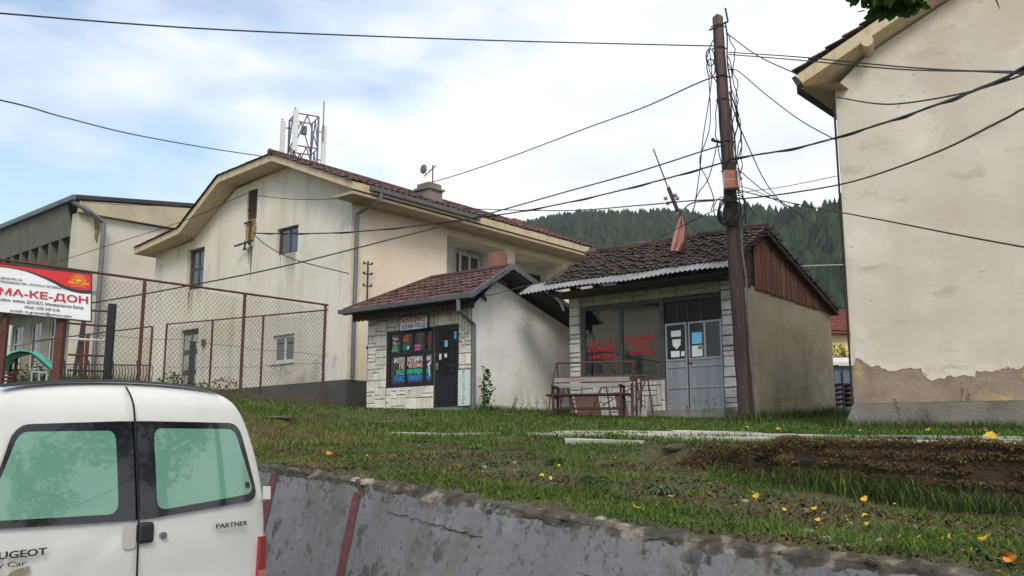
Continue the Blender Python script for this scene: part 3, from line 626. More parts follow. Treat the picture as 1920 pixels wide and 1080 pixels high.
mb = MB(); pr = [(.3,.92)] + [(.3+.14*i, 1.25+.45*float(fbm(i*.3,0,1,55))+.25*math.sin(i*.35)) for i in range(24)] + [(3.6,.92)]; mb.prism([(-.004,y,z) for y,z in pr],(.003,0,0)); mb.build('bare_patch', M['peeled'], house)
# service bracket with rust stain on the gable, meter pole on the side
mb = MB(); mb.tube([(-.08,4.95,5.5),(-.08,4.95,6.3)],.03); mb.tube([(-.05,5.3,6.25),(-.1,4.8,6.25)],.03); mb.tube([(-.35,5.35,5.45),(-.1,4.7,5.6)],.03); mb.tube([(-.3,4.8,5.5),(-.1,5.2,5.35)],.03); mb.tube([(-.1,4.95,5.5),(0,4.95,5.5)],.02)
o = mb.build('cable_bracket', M['metal_dark'], house); mb = MB(); mb.ball((-.28,4.85,5.55),.05); mb.ball((-.12,5.05,5.36),.05); mb.ball((-.3,5.25,5.48),.045); mb.build('insulator', M['insulator'], o)
M['stain'] = mat('bare_brown_stain', (168,136,86), .95, [((120,88,52), 5, .45, .65, .8), ((190,170,134), 4, .55, .7, .8)])
mb = MB()
pl_ = [(5.2,6.33),(4.75,6.36),(4.68,6.0),(4.8,5.6),(5.0,5.5),(5.25,5.62),(5.3,6.0)]; mb.prism([(-.004,y,z) for y,z in pl_], (.003,0,0)); mb.build('plaster_stain', M['stain'], house)
mb = MB(); mb.tube([(.5,-.2,3.0),(.5,-.2,4.35)],.025)
for z in (3.6,3.95,4.25): mb.tube([(.35,-.2,z),(.65,-.2,z+.02)],.018); mb.ball((.35,-.2,z+.03),.035); mb.ball((.65,-.2,z+.05),.035)
mb.build('meter_pole', M['rust_dark'], house)
def chimney(x, y, z, w, h, label=None):
    mb = MB(); mb.box((x-w/2,y-w/2,z-.6),(x+w/2,y+w/2,z+h*.62)); mb.box((x-w*.6,y-w*.6,z+h*.62),(x+w*.6,y+w*.6,z+h*.74)); mb.box((x-w*.46,y-w*.46,z+h*.74),(x+w*.46,y+w*.46,z+h))
    o = mb.build('chimney', M['concrete'], house)
    return o
chimney(4.0, .9, 7.0, .62, .62)
for x, y in ((8.3,.9),(10.1,1.1)):
    mb = MB(); mb.box((x-.22,y-.22,6.4),(x+.22,y+.22,7.25)); mb.build('chimney', M['brick'], house)
mb = MB(); mb.box((1.12,.04,3.1),(1.47,.39,4.06)); fl = setp(mb.build('brick_chimney_stack', M['brick']), 'square hollow brick chimney stack rising beside the white shop roof ridge', 'chimney'); fl.location = SHOP_O; fl.rotation_euler = (0,0,SHOP_RZ)

# television aerial on the chimney
aer = thing('television_aerial', 'small television aerial and dish on the house chimney', 'aerial', H.w(4.0,.9,7.6), H.rz)
mb = MB(); mb.tube([(0.15,0,0),(0.15,0,.75)],.022); mb.build('mast', M['metal_dark'], aer)
mb = MB(); mb.tube([(-.02,.25,.35),(.2,-.1,.72)],.02)
for t in (.2,.5,.8): c = Vector((-.02,.25,.35)).lerp(Vector((.2,-.1,.72)), t); mb.tube([c+Vector((.16,.12,0)), c-Vector((.16,.12,0))], .008, 4)
mb.build('boom', M['metal_grey'], aer)
mb = MB(); mb.ball((0,.28,.62),.17,sq=(.35,1,1)); mb.build('dish', M['metal_grey'], aer)

# ---------------------------------------------------------------- mobile mast behind the roof
mo = at(566, 330, 46); base_z = 3.5
mast = thing('telecom_mast', 'lattice telecom mast with white panel antennas behind the house roof', 'mast', (mo.x, mo.y, base_z), R(28))
hz = at(566, 222, 46).z - base_z; hw = .58
mb = MB(); cs = [(-hw,-hw),(hw,-hw),(hw,hw),(-hw,hw)]
for i, (x, y) in enumerate(cs): mb.tube([(x,y,0),(x,y,hz)], .055, 5)
mb.build('corner_legs', M['steel'], mast)
mb = MB(); nb = 9; bh = hz/nb
for k in range(nb+1):
    for i in range(4):
        a, b = cs[i], cs[(i+1) % 4]; z = k*bh; mb.tube([(a[0],a[1],z),(b[0],b[1],z)], .036, 4)
        if k < nb:
            mb.tube([(a[0],a[1],z),((a[0]+b[0])/2,(a[1]+b[1])/2,z+bh)], .034, 4); mb.tube([(b[0],b[1],z),((a[0]+b[0])/2,(a[1]+b[1])/2,z+bh)], .034, 4)
mb.build('bracing', M['steel_red'], mast)
for (x, y, z, h_) in ((-1.0,.15,hz-.25,2.1),(-.62,-.75,hz+.1,2.1),(.95,-.35,hz-.35,2.1),(-.5,-.72,hz-2.3,1.0)):
    mb = MB(); mb.box((x-.12,y-.06,z-h_),(x+.12,y+.06,z)); o = mb.build('antenna_panel', M['white_panel'], mast)
    mb = MB(); mb.tube([(x,y+.16,z-h_-.25),(x,y+.16,z+.15)],.04,5)
    for t in (.15,.85): mb.tube([(x,y+.16,z-h_*t),(max(-hw,min(hw,x)),max(-hw,min(hw,y)),z-h_*t)],.03,4)
    mb.build('mounting_pole', M['metal_dark'], o)
mb = MB(); mb.tube([(.85,-.5,hz-1.2),(.85,-.5,hz+.9)],.035,5); mb.build('whip_aerial', M['steel'], mast)
mb = MB(); mb.box((-.2,-.45,hz-.95),(.05,-.2,hz-.55)); mb.build('radio_box', M['metal_grey'], mast)

# ================================================================ MUNICIPAL BUILDING at the left
G = Frame(122, 715, 38, 42)
muni = thing('office_building', 'long two storey office building with concrete fins under a metal roof edge', 'building', G.o, G.rz)
mb = MB(); walls(mb, fy, 0, 16, -.5, [(0,6.85),(16,6.95)], [], .2); mb.quad((16,0,-.5),(16,18,-.5),(16,18,7),(16,0,7)); mb.build('end_wall', mat('pale_end_wall', (206,200,188), .9, [((184,176,160), .5, .42, .7, .7), ((160,150,132), (1.4,1.4,.25), .6, .85, .5)], (24,.3,.02)), muni)
mb = MB(); lh = [(1.2+i*2.0, 2.4+i*2.0, .9, 3.0) for i in range(8)]
walls(mb, lambda u,z,d: (1.0+d,u,z), 0.9, 18, -.5, [(0,3.6),(18,3.6)], lh, .15); mb.quad((1.0,0,-.5),(1.0,.9,-.5),(1.0,.9,6.9),(1.0,0,6.9))
mb.build('lower_wall', mat('grey_beige_wall', (150,142,128), .9, [((120,112,100), .8, .4, .7, .8)]), muni)
for a, b, c, d in lh: window(muni, lambda u,z,dd: (1.0+dd,u,z), a, b, c, d, .08, M['white_paint'], 2, (.62,), .05)
mb = MB(); mb.box((0,0.0,3.55),(1.0,18,3.75)); mb.box((0,-.003,3.75),(1.0,.62,6.9)); mb.build('overhang_slab', mat('cream_pier', (200,194,178), .9, [((176,168,150), 1, .45, .7, .6)]), muni)
mb = MB(); mb.quad((.95,.6,3.75),(.95,18,3.75),(.95,18,6.2),(.95,.6,6.2)); mb.build('upper_glazing', mat('dark_glazing', (52,52,50), .25, [((80,80,76), 1.2, .5, .6, .6)]), muni)
M['fin'] = mat('grey_green_fin', (112,112,96), .85, [((92,92,78), 1.2, .42, .7, .7)])
for i in range(17):
    mb = MB(); mb.box((.0,1.6+i*1.02,3.76),(.94,1.68+i*1.02,6.0)); mb.build('fin', M['fin'], muni)
mb = MB()
for i in range(17): mb.prism([(-.25,.63+i*1.02,7.35),(-.25,1.62+i*1.02,7.35),(.02,1.62+i*1.02,6.02),(.02,.63+i*1.02,6.02)], (.06,0,.02))
mb.build('fascia_panels', M['fin'], muni)
mb = MB(); mb.prism([(-.3,-.3,7.35),(14.5,-.3,9.3),(14.5,-.3,9.45),(-.3,-.3,7.52)], (0,19,0)); mb.build('roof', M['metal_dark'], muni)
mb = MB(); mb.prism([(-.1,-.25,7.3),(14,-.25,9.2),(14,-.25,7.15),(-.1,-.25,6.85)], (0,.2,0)); mb.build('end_fascia', mat('cream_fascia', (188,176,150), .85, [((160,148,122), .7, .42, .7, .8)]), muni)
pipe(muni, [(-.35,-.1,7.25),(.3,-.35,6.9),(.9,-.35,6.55),(.95,-.3,4),(.95,-.3,0)], .1); mb = MB(); mb.box((-.42,-.3,7.3),(-.3,19,7.5)); mb.build('gutter', M['metal_grey'], muni)
mb = MB(); mb.prism([(.62,-.004,6.8),(.95,-.004,6.8),(.92,-.004,6.3),(.85,-.004,5.7),(.72,-.004,5.9),(.68,-.004,6.4)], (0,.002,0)); mb.build('damp_stain', mat('damp_stain', (120,104,82), .95, [((180,170,150), 6, .5, .7, .8)]), muni)
mb = MB(); mb.box((.6,7.2,1.0),(.97,8.1,1.6)); o = mb.build('air_conditioner', M['white_paint'], muni); mb = MB(); mb.tube([(.585,7.5,1.3),(.598,7.5,1.3)],.2,16); mb.build('fan_grille', M['metal_dark'], o)

# ================================================================ COPY SHOP (white stone front)
C = Frame(884, 768, 23, 37)
shop = thing('copy_shop', 'small white copy shop with stone clad front and red tiled roof', 'shop', C.o, C.rz)
mb = MB(); fh = [(1.22,2.84,.64,2.07),(.42,1.2,.09,2.08)]
walls(mb, fx, 0, 3.55, -.3, [(0,2.5),(3.55,2.5)], fh, .12); mb.quad((0,3.55,-.3),(4.7,3.55,-.3),(4.7,3.55,2.5),(0,3.55,2.5)); mb.build('front_wall', M['mortar'], shop)
mb = MB(); walls(mb, fy, 0, 4.9, -.3, [(0,2.5),(.95,3.25),(4.9,2.25)], [], .1); mb.quad((4.9,0,-.3),(4.9,3.55,-.3),(4.9,3.55,2.25),(4.9,0,2.25)); mb.build('side_wall', M['plaster_white'], shop)
mb = MB(); blocks(mb, fx, [(2.85,3.53,.06,2.5),(1.21,2.84,.06,.63),(1.21,2.84,2.09,2.5),(.02,.41,.98,2.5),(.42,1.2,2.1,2.5)], .03, .098, seed=5)
mb.build('stone_cladding', M['stone'], shop)
mb = MB(); mb.box((-.03,.025,.1),(-.003,.40,.96)); o = mb.build('side_board', mat('pale_board', (206,214,208), .7, [((176,186,180), 3, .45, .7, .6)]), shop)
for i, ch in enumerate('ФОТОКОПИРИ'): text(ch, (-.032,.25+.02*math.sin(i*2.2),.88-i*.083), (0,-1,0), (0,0,1), .062, M['t_teal'], parent=o, width=.055)
mb = MB(); mb.box((-.25,.2,-.25),(.0-.005,3.5,.045)); mb.build('step', M['concrete'], shop)
# display window
mb = MB()
def bf(a,b,c,d,d0=.0,d1=.07): bxf(mb, fx, a, b, c, d, d0, d1)
bf(1.225,1.30,.65,2.065); bf(2.74,2.835,.65,2.065); bf(1.30,2.74,.65,.73); bf(1.30,2.74,1.99,2.065)
bf(2.14,2.21,.73,1.44,.005,.065); bf(1.50,1.60,.73,1.44,.005,.065); bf(2.31,2.38,1.52,1.99,.005,.065); bf(1.91,1.98,1.52,1.99,.005,.065); bf(1.48,1.58,1.52,1.99,.005,.065); bf(1.3,2.74,1.44,1.52,.006,.064)
win = mb.build('display_window', M['black_paint'], shop)
mb = MB(); bxf(mb, fx, 1.3, 2.74, .73, 1.99, .035, .04); mb.build('glass_pane', M['glass'], win)
mb = MB(); bxf(mb, fx, 1.24, 2.82, .66, 2.06, .105, .115); mb.build('dark_backing', mat('near_black', (24,22,26), .8), win)
def shoptext(s, y, z, h, wd_, m): return text(s, (.033,y,z), (0,-1,0), (0,0,1), h, m, 'window_lettering', wd_, .012, win, .008)
for i, (segs, m, h) in enumerate(((((2.57,.2,'ФОТО'),(2.33,.29,'КОПИРА'),(1.96,.30,''),(1.5,.17,'ЊЕ')), M['t_white'], .125), (((2.42,.08,'ПЕ'),(2.33,.30,'ЧАТЕЊЕ'),), M['t_pink'], .125), (((2.52,.17,'УКО'),(2.34,.32,'РИЧУВ'),(1.5,.13,'ЊЕ')), M['t_green'], .125), (((2.57,.21,'ПЛАС'),(2.34,.32,'ТИФИЦИ'),(1.5,.17,'ЊЕ')), M['t_blue'], .13))):
    pass
for s_, y, wd_, m, z in (('ФОТО',2.60,.37,'t_white',1.26),('КОПИРА',2.13,.51,'t_white',1.26),('ЊЕ',1.48,.15,'t_white',1.26),('ПЕ',2.41,.18,'t_pink',1.11),('ЧАТЕЊЕ',2.13,.51,'t_pink',1.11),('УКО',2.52,.29,'t_green',.95),('РИЧУВА',2.13,.51,'t_green',.95),('ЊЕ',1.48,.12,'t_green',.95),('ПЛАС',2.60,.37,'t_blue',.79),('ТИФИЦИРА',2.13,.51,'t_blue',.79),('ЊЕ',1.48,.15,'t_blue',.79)): shoptext(s_, y, z, .13, wd_, M[m])
mb = MB()
def sticker(y0, y1, z0, z1, m, name='sticker'):
    q = MB(); q.box((.026,y0,z0),(.033,y1,z1)); return q.build(name, m, win)
sticker(2.47,2.69,1.56,1.62,M['s_green']); sticker(2.5,2.66,1.64,1.69,M['s_green'])
for (y,z,m,a) in ((2.62,1.9,'s_pale',.4),(2.53,1.88,'s_pale',-.5),(2.6,1.78,'s_pale',.7),(2.5,1.76,'s_green',-.4),(2.58,1.73,'s_mag',.6)):
    q = MB(); q.bar((.03,y-.05*math.cos(a),z-.05*math.sin(a)),(.03,y+.05*math.cos(a),z+.05*math.sin(a)),.006,.045); q.build('sticker', M[m], win)
sticker(2.09,2.33,1.88,1.95,M['s_orange']); sticker(2.11,2.31,1.79,1.86,M['s_orange']); sticker(2.13,2.33,1.56,1.74,M['s_teal'])
q = MB(); q.ball((.028,2.12,1.63),.05,sq=(.12,.8,1.1)); q.build('sticker', M['s_pale'], win)
sticker(1.68,1.92,1.62,1.69,M['s_mag']); sticker(1.70,1.90,1.54,1.60,M['s_mag'])
for y in (1.72,1.79,1.85): sticker(y,y+.02,1.75,1.92,M['s_teal'])
q = MB(); q.tube([(.024,1.41,1.82),(.033,1.41,1.82)],.10,20); q.build('sticker', M['s_red'], win)
q = MB(); q.bar((.03,1.36,.86),(.03,1.40,1.16),.006,.07); q.bar((.03,1.46,1.14),(.03,1.33,1.22),.006,.05); q.build('sticker', M['s_pale'], win)
# door
mb = MB(); mb.box((.03,.43,.1),(.09,1.19,2.07)); dr = mb.build('door', M['black_paint'], shop)
mb = MB()
for i in range(3):
    for k in range(4):
        y0 = .53+i*.2; z0 = .86+k*.295; bxf(mb, fx, y0, y0+.15, z0, z0+.24, .018, .0295)
mb.build('door_glass', mat('dark_door_glass', (20,22,28), .12), dr)
mb = MB(); mb.box((.012,.55,.2),(.0295,1.09,.68)); mb.build('door_panel', M['black_paint'], dr)
mb = MB(); mb.box((.0,1.1,1.02),(.029,1.15,1.18)); mb.tube([(.0,1.12,1.13),(-.05,1.12,1.13),(-.05,1.03,1.13)],.012); mb.build('handle', M['grey_alu'], dr)
def dst(y0,y1,z0,z1,m): q = MB(); q.box((.008,y0,z0),(.015,y1,z1)); q.build('sticker', M[m], dr)
dst(.78,.88,1.56,1.72,'s_sky'); dst(.98,1.05,1.26,1.4,'s_pale'); dst(.8,.88,1.3,1.39,'s_pale'); dst(.5,.57,1.74,1.92,'s_sky')
# signs
sb = thing('shop_sign', 'white shop sign with red and dark lettering above the copy shop window', 'sign', C.w(-.12,2.27,2.06), C.rz, rot=(R(0),R(4),C.rz))
mb = MB(); mb.box((-.01,-.93,0),(.03,0,.34)); mb.build('board', M['sign_white'], sb)
mb = MB(); mb.box((-.02,-.945,-.012),(.035,-.931,.352)); mb.box((-.02,.001,-.012),(.035,.014,.352)); mb.box((-.02,-.93,-.012),(.035,0,-.001)); mb.box((-.02,-.93,.341),(.035,0,.352)); mb.build('frame', M['metal_dark'], sb)
text('МОРИС', (-.012,-.22,.18), (0,-1,0), (0,0,1), .125, M['crimson'], parent=sb, width=.62, bold=.012); text('МБ', (-.012,-.06,.185), (0,-1,0), (0,0,1), .10, M['crimson'], parent=sb, width=.13, bold=.01); text('КОПИР-ТРЕЈД', (-.012,-.07,.03), (0,-1,0), (0,0,1), .115, M['sign_dark'], parent=sb, width=.8, bold=.01)
# roof: front slope hipped at the far end, long back slope, boards and gutter
EV, RG = (-.62, 2.62), (.95, 3.52); y0_, y1_ = -.5, 3.85
cl_ = lambda a: 1.0 if a < .62 else max(0, 1-(a-.62)/.38)
mb = MB(); tiles(mb, (EV[0],y0_,EV[1]), (0,y1_-y0_,0), (RG[0]-EV[0],0,RG[1]-EV[1]), 22, 7, .04, .04, clip=cl_)
rt = mb.build('roof_tiles', M['tile'], shop)
mb = MB(); yh = y0_+(y1_-y0_)*.62
tiles(mb, (5.2,y0_,2.32), (0,yh-y0_,0), (RG[0]-5.2,0,RG[1]-2.32), 14, 13, .04, .035)
mb.add([(EV[0],y1_,EV[1]-.01),(5.2,y1_,2.3),(RG[0],yh,RG[1]),(RG[0],yh,RG[1]-.02)], [(0,1,2)])
mb.build('back_roof_tiles', M['tile'], shop)
mb = MB(); mb.tube([(RG[0],y0_,RG[1]+.05),(RG[0],yh,RG[1]+.05)],.08,8); mb.tube([(RG[0],yh,RG[1]+.05),(EV[0],y1_,EV[1]+.03)],.07,8); mb.build('ridge_tiles', M['tile'], rt)
mb = MB(); q = .03
mb.prism([(EV[0],y0_+.02,EV[1]-.02),(RG[0],y0_+.02,RG[1]-.02),(RG[0],yh,RG[1]-.02),(EV[0],y1_,EV[1]-.02)], (0,0,-.07)); mb.prism([(RG[0],y0_+.02,RG[1]-.02),(5.2,y0_+.02,2.3),(5.2,y1_-.02,2.3),(RG[0],yh,RG[1]-.02)], (0,0,-.07)); mb.build('roof_boards', M['wood_dark'], shop)
mb = MB(); mb.prism([(EV[0]-.02,y0_-.04,EV[1]+.09),(RG[0],y0_-.04,RG[1]+.12),(RG[0],y0_-.04,RG[1]-.02),(EV[0]-.02,y0_-.04,EV[1]-.05)], (0,.05,0)); mb.prism([(RG[0],y0_-.04,RG[1]+.12),(5.25,y0_-.04,2.42),(5.25,y0_-.04,2.28),(RG[0],y0_-.04,RG[1]-.02)], (0,.05,0)); mb.build('verge_board', M['metal_grey'], shop)
mb = MB()
for i in range(27): yy = -.4+i*.152; mb.prism([(-.42,yy,2.56),(-.42,yy+.15,2.56),(-.42,yy+.15,2.40),(-.42,yy+.11,2.36),(-.42,yy+.04,2.36),(-.42,yy,2.40)], (.02,0,0))
mb.build('scalloped_valance', M['wood_dark'], shop)
mb = MB(); mb.prism([(-.78,-.55,2.66),(-.62,-.55,2.66),(-.64,-.55,2.56),(-.76,-.55,2.56)], (0,4.45,0)); mb.build('gutter', M['metal_grey'], shop)
pipe(shop, [(-.7,-.15,2.58),(-.7,-.15,2.3),(-.08,-.12,2.02),(-.08,-.12,1),(-.08,-.12,.0)], .055)
mb = MB(); mb.box((.35,-.06,2.72),(.43,-.004,2.9)); mb.tube([(.39,-.1,2.75),(.39,-.1,2.65)],.03); mb.build('cable_hook', M['metal_dark'], shop)
mb = MB(); mb.ball((.15,3.66,1.75),.07); mb.tube([(.2,3.5,1.85),(.15,3.66,1.85),(.15,3.66,1.78)],.015); mb.build('wall_lamp', M['wood_dark'], shop)

# ================================================================ ELECTRICAL SHOP (derelict, mossy roof)
E_ = Frame(1393, 775, 21, 38)
es = thing('derelict_shop', 'run down shop with mossy roof, red lettering on the glass and grey metal doors', 'shop', E_.o, E_.rz)
mb = MB(); walls(mb, fy, 0, 5.75, -.4, [(0,2.92),(5.75,2.92)], [], .2); mb.quad((5.75,0,-.4),(5.75,4.55,-.4),(5.75,4.55,2.9),(5.75,0,2.9)); mb.quad((0,4.55,-.4),(5.75,4.55,-.4),(5.75,4.55,3.0),(0,4.55,3.0)); mb.build('side_wall', M['plaster_shop'], es)
mb = MB(); mb.prism([(-0,-.006,0)+() if 0 else (4.3,-.005,.0),(5.74,-.005,.0),(5.74,-.005,1.0),(5.2,-.005,1.35),(4.55,-.005,1.2),(4.45,-.005,.7),(4.2,-.005,.4)], (0,.003,0)); mb.build('render_patch', M['patch'], es)
# opening y .40-4.2, z .1/.85-2.72 ; piers and lintel
mb = MB(); walls(mb, fx, 0, 4.55, -.4, [(0,3.0),(4.55,3.0)], [(.42,1.87,.1,2.72),(1.88,4.2,.86,2.72)], .02); mb.build('front_wall', M['mortar'], es)
for ya, yb in ((.02,.41),(4.22,4.53)): mb = MB(); blocks(mb, fx, [(ya,yb,.0,2.98)], .045, .115, seed=9+int(ya), style='band'); mb.build('stone_pier', M['stone_grey'], es)
mb = MB(); blocks(mb, fx, [(1.89,4.20,.0,.82)], .03, .11, seed=11); mb.build('stone_apron', M['stone_grey'], es)
mb = MB(); rd = random.Random(3); y = .42
k = 0
while y < 4.2:
    a = min(4.2, y+.42 if k % 2 else y+.34); mb.cc = rd.uniform(.1,.9)
    if k % 2: mb.box((-.03,y+.01,2.74),(-.002,a-.01,2.84)); mb.box((-.035,y+.01,2.86),(-.002,a-.01,2.97))
    else: mb.box((-.02,y+.01,2.74),(-.002,a-.01,2.98))
    y = a; k += 1
mb.cc = None; mb.build('stone_lintel', M['stone_beige'], es)
# room behind the glass
mb = MB(); x1 = 1.6
mb.quad((x1,.3,.1),(x1,4.4,.1),(x1,4.4,2.8),(x1,.3,2.8)); mb.quad((.02,4.25,.1),(x1,4.25,.1),(x1,4.25,2.8),(.02,4.25,2.8)); mb.quad((.02,.35,.1),(x1,.35,.1),(x1,.35,2.8),(.02,.35,2.8)); mb.quad((.02,.35,2.78),(x1,.35,2.78),(x1,4.25,2.78),(.02,4.25,2.78)); mb.quad((.02,.35,.12),(x1,.35,.12),(x1,4.25,.12),(.02,4.25,.12))
mb.build('shop_room', M['interior_brown'], es)
mb = MB()
for i in range(5): mb.box((1.1,3.0+rd.uniform(-.2,.3),.9+i*.09),(1.5,3.8+rd.uniform(-.2,.2),.94+i*.09))
mb.build('stacked_boards', mat('blue_grey_boards', (84,96,116), .6), es)
mb = MB(); mb.box((.9,2.3,.15),(.95,2.55,2.4)); mb.build('leaning_plank', M['wood_red'], es)
mb = MB(); mb.prism([(.8,1.9,.9),(.8,2.7,.9),(.8,2.7,1.15),(.8,1.9,1.5)], (.4,0,0)); mb.build('dark_counter', M['interior'], es)
mb = MB()
for a,b,c,d in ((1.87,1.98,.87,2.71),(4.08,4.195,.87,2.71),(3.0,3.1,.95,2.63)): bxf(mb, fx, a, b, c, d, -.01, .06)
bxf(mb, fx, 1.98, 4.08, .87, .95, -.008, .05); bxf(mb, fx, 1.98, 4.08, 2.63, 2.71, -.008, .05)
fr = mb.build('window_frame', mat('dark_green_frame', (58,64,60), .6, [((44,48,46), 4, .45, .7, .7)]), es)
for a,b in ((1.98,3.0),(3.1,4.08)):
    mb = MB(); bxf(mb, fx, a, b, .95, 2.63, .02, .026); mb.build('glass_pane', M['glass_shop'], fr)
for s_, y, z, wd_, h in (('ЕЛЕКТРИКА',3.98,1.74,.78,.10),('КЕРАМИКА',3.96,1.59,.76,.10),('САНИТАРИЈА',3.94,1.43,.74,.09),('ПРОДАВНИЦА',2.95,1.78,.86,.10),('ЗАВОД',2.75,1.62,.5,.10),('ВОДОВОД',2.80,1.46,.6,.10)):
    text(s_, (.008,y,z), (0,-1,0), (0,0,1), h, M['t_red'], 'window_lettering', wd_, .006, fr, .008)
# doors
mb = MB(); bxf(mb, fx, .43, 1.86, 2.15, 2.71, .06, .07); o = mb.build('transom', M['interior'], es); mb = MB()
for a in (.9,1.25,1.5): bxf(mb, fx, a, a+.03, 2.15, 2.6, .03, .05)
bxf(mb, fx, .43, 1.86, 2.62, 2.70, .0, .05); mb.build('transom_bars', M['metal_dark'], o)
def leaf_(a, b, cells, name):
    mb = MB(); bxf(mb, fx, a, a+.04, .12, 2.12, .0, .05); bxf(mb, fx, b-.04, b, .12, 2.12, .0, .05)
    for z in (.12,.60,1.08,1.24,2.07): bxf(mb, fx, a+.04, b-.04, z, z+.045, .002, .048)
    for i in range(1, cells):
        u = a+(b-a)*i/cells; bxf(mb, fx, u-.025, u+.025, 1.285, 2.07, .003, .047)
    d = mb.build(name, M['grey_alu'], es); mb = MB()
    for z0,z1 in ((.165,.60),(.645,1.08),(1.125,1.24)): bxf(mb, fx, a+.04, b-.04, z0, z1, .02, .03)
    mb.build('lower_panels', M['alu_panel'], d); mb = MB(); bxf(mb, fx, a+.04, b-.04, 1.285, 2.07, .022, .028); mb.build('glass_pane', mat('dark_door_pane', (26,28,36), .08), d)
    return d
d1 = leaf_(.43, 1.26, 2, 'door'); d2 = leaf_(1.30, 1.85, 1, 'door')
def note(d, y0, y1, z0, z1, m='s_pale', name='paper_notice'):
    q = MB(); bxf(q, fx, y0, y1, z0, z1, .012, .02); return q.build(name, M[m] if isinstance(m, str) else m, d)
note(d2,1.45,1.70,1.80,1.94); note(d2,1.5,1.72,1.33,1.47); note(d2,1.37,1.46,1.34,1.45)
q = MB(); q.prism([(.015,y,z) for y,z in ((1.46,1.74),(1.68,1.74),(1.67,1.60),(1.57,1.51),(1.47,1.60))], (.005,0,0)); q.build('shield_sticker', M['s_pale'], d2)
note(d1,.92,1.17,1.60,1.86,'s_sky','poster'); note(d1,.92,1.18,1.31,1.56,'s_pale','poster'); note(d1,.88,1.02,1.47,1.55,M['bush_y'],'poster')
mb = MB(); mb.box((-.03,1.18,1.16),(.0,1.25,1.185)); mb.build('handle', M['metal_dark'], d1)
mb = MB(); mb.box((-.7,.1,-.5),(-.05,2.0,.09)); mb.box((-.4,2.0,-.5),(-.05,4.5,-.02)); mb.build('step', M['concrete'], es)
# roof
EV2, RG2, BK = (-.9,3.12), (1.3,4.36), (5.9,2.93)
mb = MB(); tiles(mb, (EV2[0]+.28,-.2,EV2[1]+.16), (0,5.05,0), (RG2[0]-EV2[0]-.28,0,RG2[1]-EV2[1]-.16), 30, 13, .03, .035, jit=.014)
rt = mb.build('roof_tiles', M['tile_dark'], es)
mb = MB(); tiles(mb, (BK[0],-.2,BK[1]), (0,5.05,0), (RG2[0]-BK[0],0,RG2[1]-BK[1]), 30, 18, .03, .035, jit=.016); mb.build('back_roof_tiles', M['tile_dark'], es)
mb = MB(); rd = random.Random(8)
for i in range(14): y = -.22+i*.36; mb.cc = rd.uniform(.1,.9); mb.tube([(RG2[0]+rd.uniform(-.02,.02),y,RG2[1]+.06+rd.uniform(-.02,.02)),(RG2[0],y+.37,RG2[1]+.05+rd.uniform(-.02,.02))],[.085,.095],7)
mb.cc = None; mb.build('ridge_tiles', M['tile_dark'], rt)
mb = MB(); mb.prism([(EV2[0]+.2,-.17,EV2[1]+.08),(RG2[0],-.17,RG2[1]),(RG2[0],4.82,RG2[1]),(EV2[0]+.2,4.82,EV2[1]+.08)],(0,0,-.1)); mb.prism([(RG2[0],-.17,RG2[1]),(BK[0],-.17,BK[1]),(BK[0],4.82,BK[1]),(RG2[0],4.82,RG2[1])],(0,0,-.1)); mb.build('roof_boards', M['wood_dark'], es)
mb = MB(); # corrugated sheet edge
nn = 150
for i in range(nn):
    a, b = -.35+i*5.75/nn, -.35+(i+1)*5.75/nn; za, zb = .022*math.sin(a*52), .022*math.sin(b*52); sg_ = .02*math.sin(a*2.1)
    mb.add([(EV2[0]-.12,a,EV2[1]-.05+za+sg_),(EV2[0]-.12,b,EV2[1]-.05+zb+sg_),(EV2[0]+.48,b,EV2[1]+.27+zb),(EV2[0]+.48,a,EV2[1]+.27+za)],[(0,1,2,3)])
    mb.add([(EV2[0]-.12,a,EV2[1]-.056+za+sg_),(EV2[0]-.12,b,EV2[1]-.056+zb+sg_),(EV2[0]+.48,b,EV2[1]+.264+zb),(EV2[0]+.48,a,EV2[1]+.264+za)],[(3,2,1,0)])
mb.build('corrugated_eave', M['sheet'], es)
mb = MB(); mb.box((-.75,-.3,2.98),(0-.004,4.7,3.03))
for i in range(8): mb.box((-.8,.0+i*.65,3.03),(-.01,.07+i*.65,3.11))
mb.build('eave_soffit', M['wood_dark'], es)
mb = MB(); rd = random.Random(5); zt_ = lambda x: float(np.interp(x, [-.6,RG2[0],5.9], [3.2,RG2[1]-.12,2.87]))
x = .02
while x < 5.7:
    w_ = rd.uniform(.09,.14); mb.cc = rd.uniform(.02,.98)
    if not (.62 < x < .84): mb.prism([(x,-.03-rd.uniform(0,.012),2.9-rd.uniform(0,.05)),(x+w_-.008,-.03,2.9-rd.uniform(0,.05)),(x+w_-.008,-.03,zt_(x+w_)),(x,-.03,zt_(x))],(0,.02,0))
    x += w_
mb.cc = None; mb.build('gable_boarding', M['wood_red'], es)
mb = MB(); mb.box((.5,.02,2.9),(1.0,.04,4.0)); mb.build('gable_gap', M['interior'], es)
mb = MB(); rd = random.Random(6)   # splintered battens at the verge and the short boards at the front
for i in range(15): t = i/15; x = RG2[0]+(BK[0]-RG2[0])*t; z = RG2[1]+(BK[1]-RG2[1])*t; mb.bar((x,-.24-rd.uniform(0,.16),z-.03),(x+.02,.1,z-.03),.07,.03)
for i in range(7): t = i/7; x = EV2[0]+.3+(RG2[0]-EV2[0]-.3)*t; z = EV2[1]+.2+(RG2[1]-EV2[1]-.2)*t; mb.bar((x,-.30-rd.uniform(0,.12),z-.02),(x+.02,.1,z-.02),.07,.03)
for i in range(9): mb.bar((-.62+i*.07,-.06,3.3+i*.04),(-.62+i*.07,-.06,2.88-rd.uniform(0,.08)),.055,.015)
mb.build('roof_battens', M['wood_red'], es)
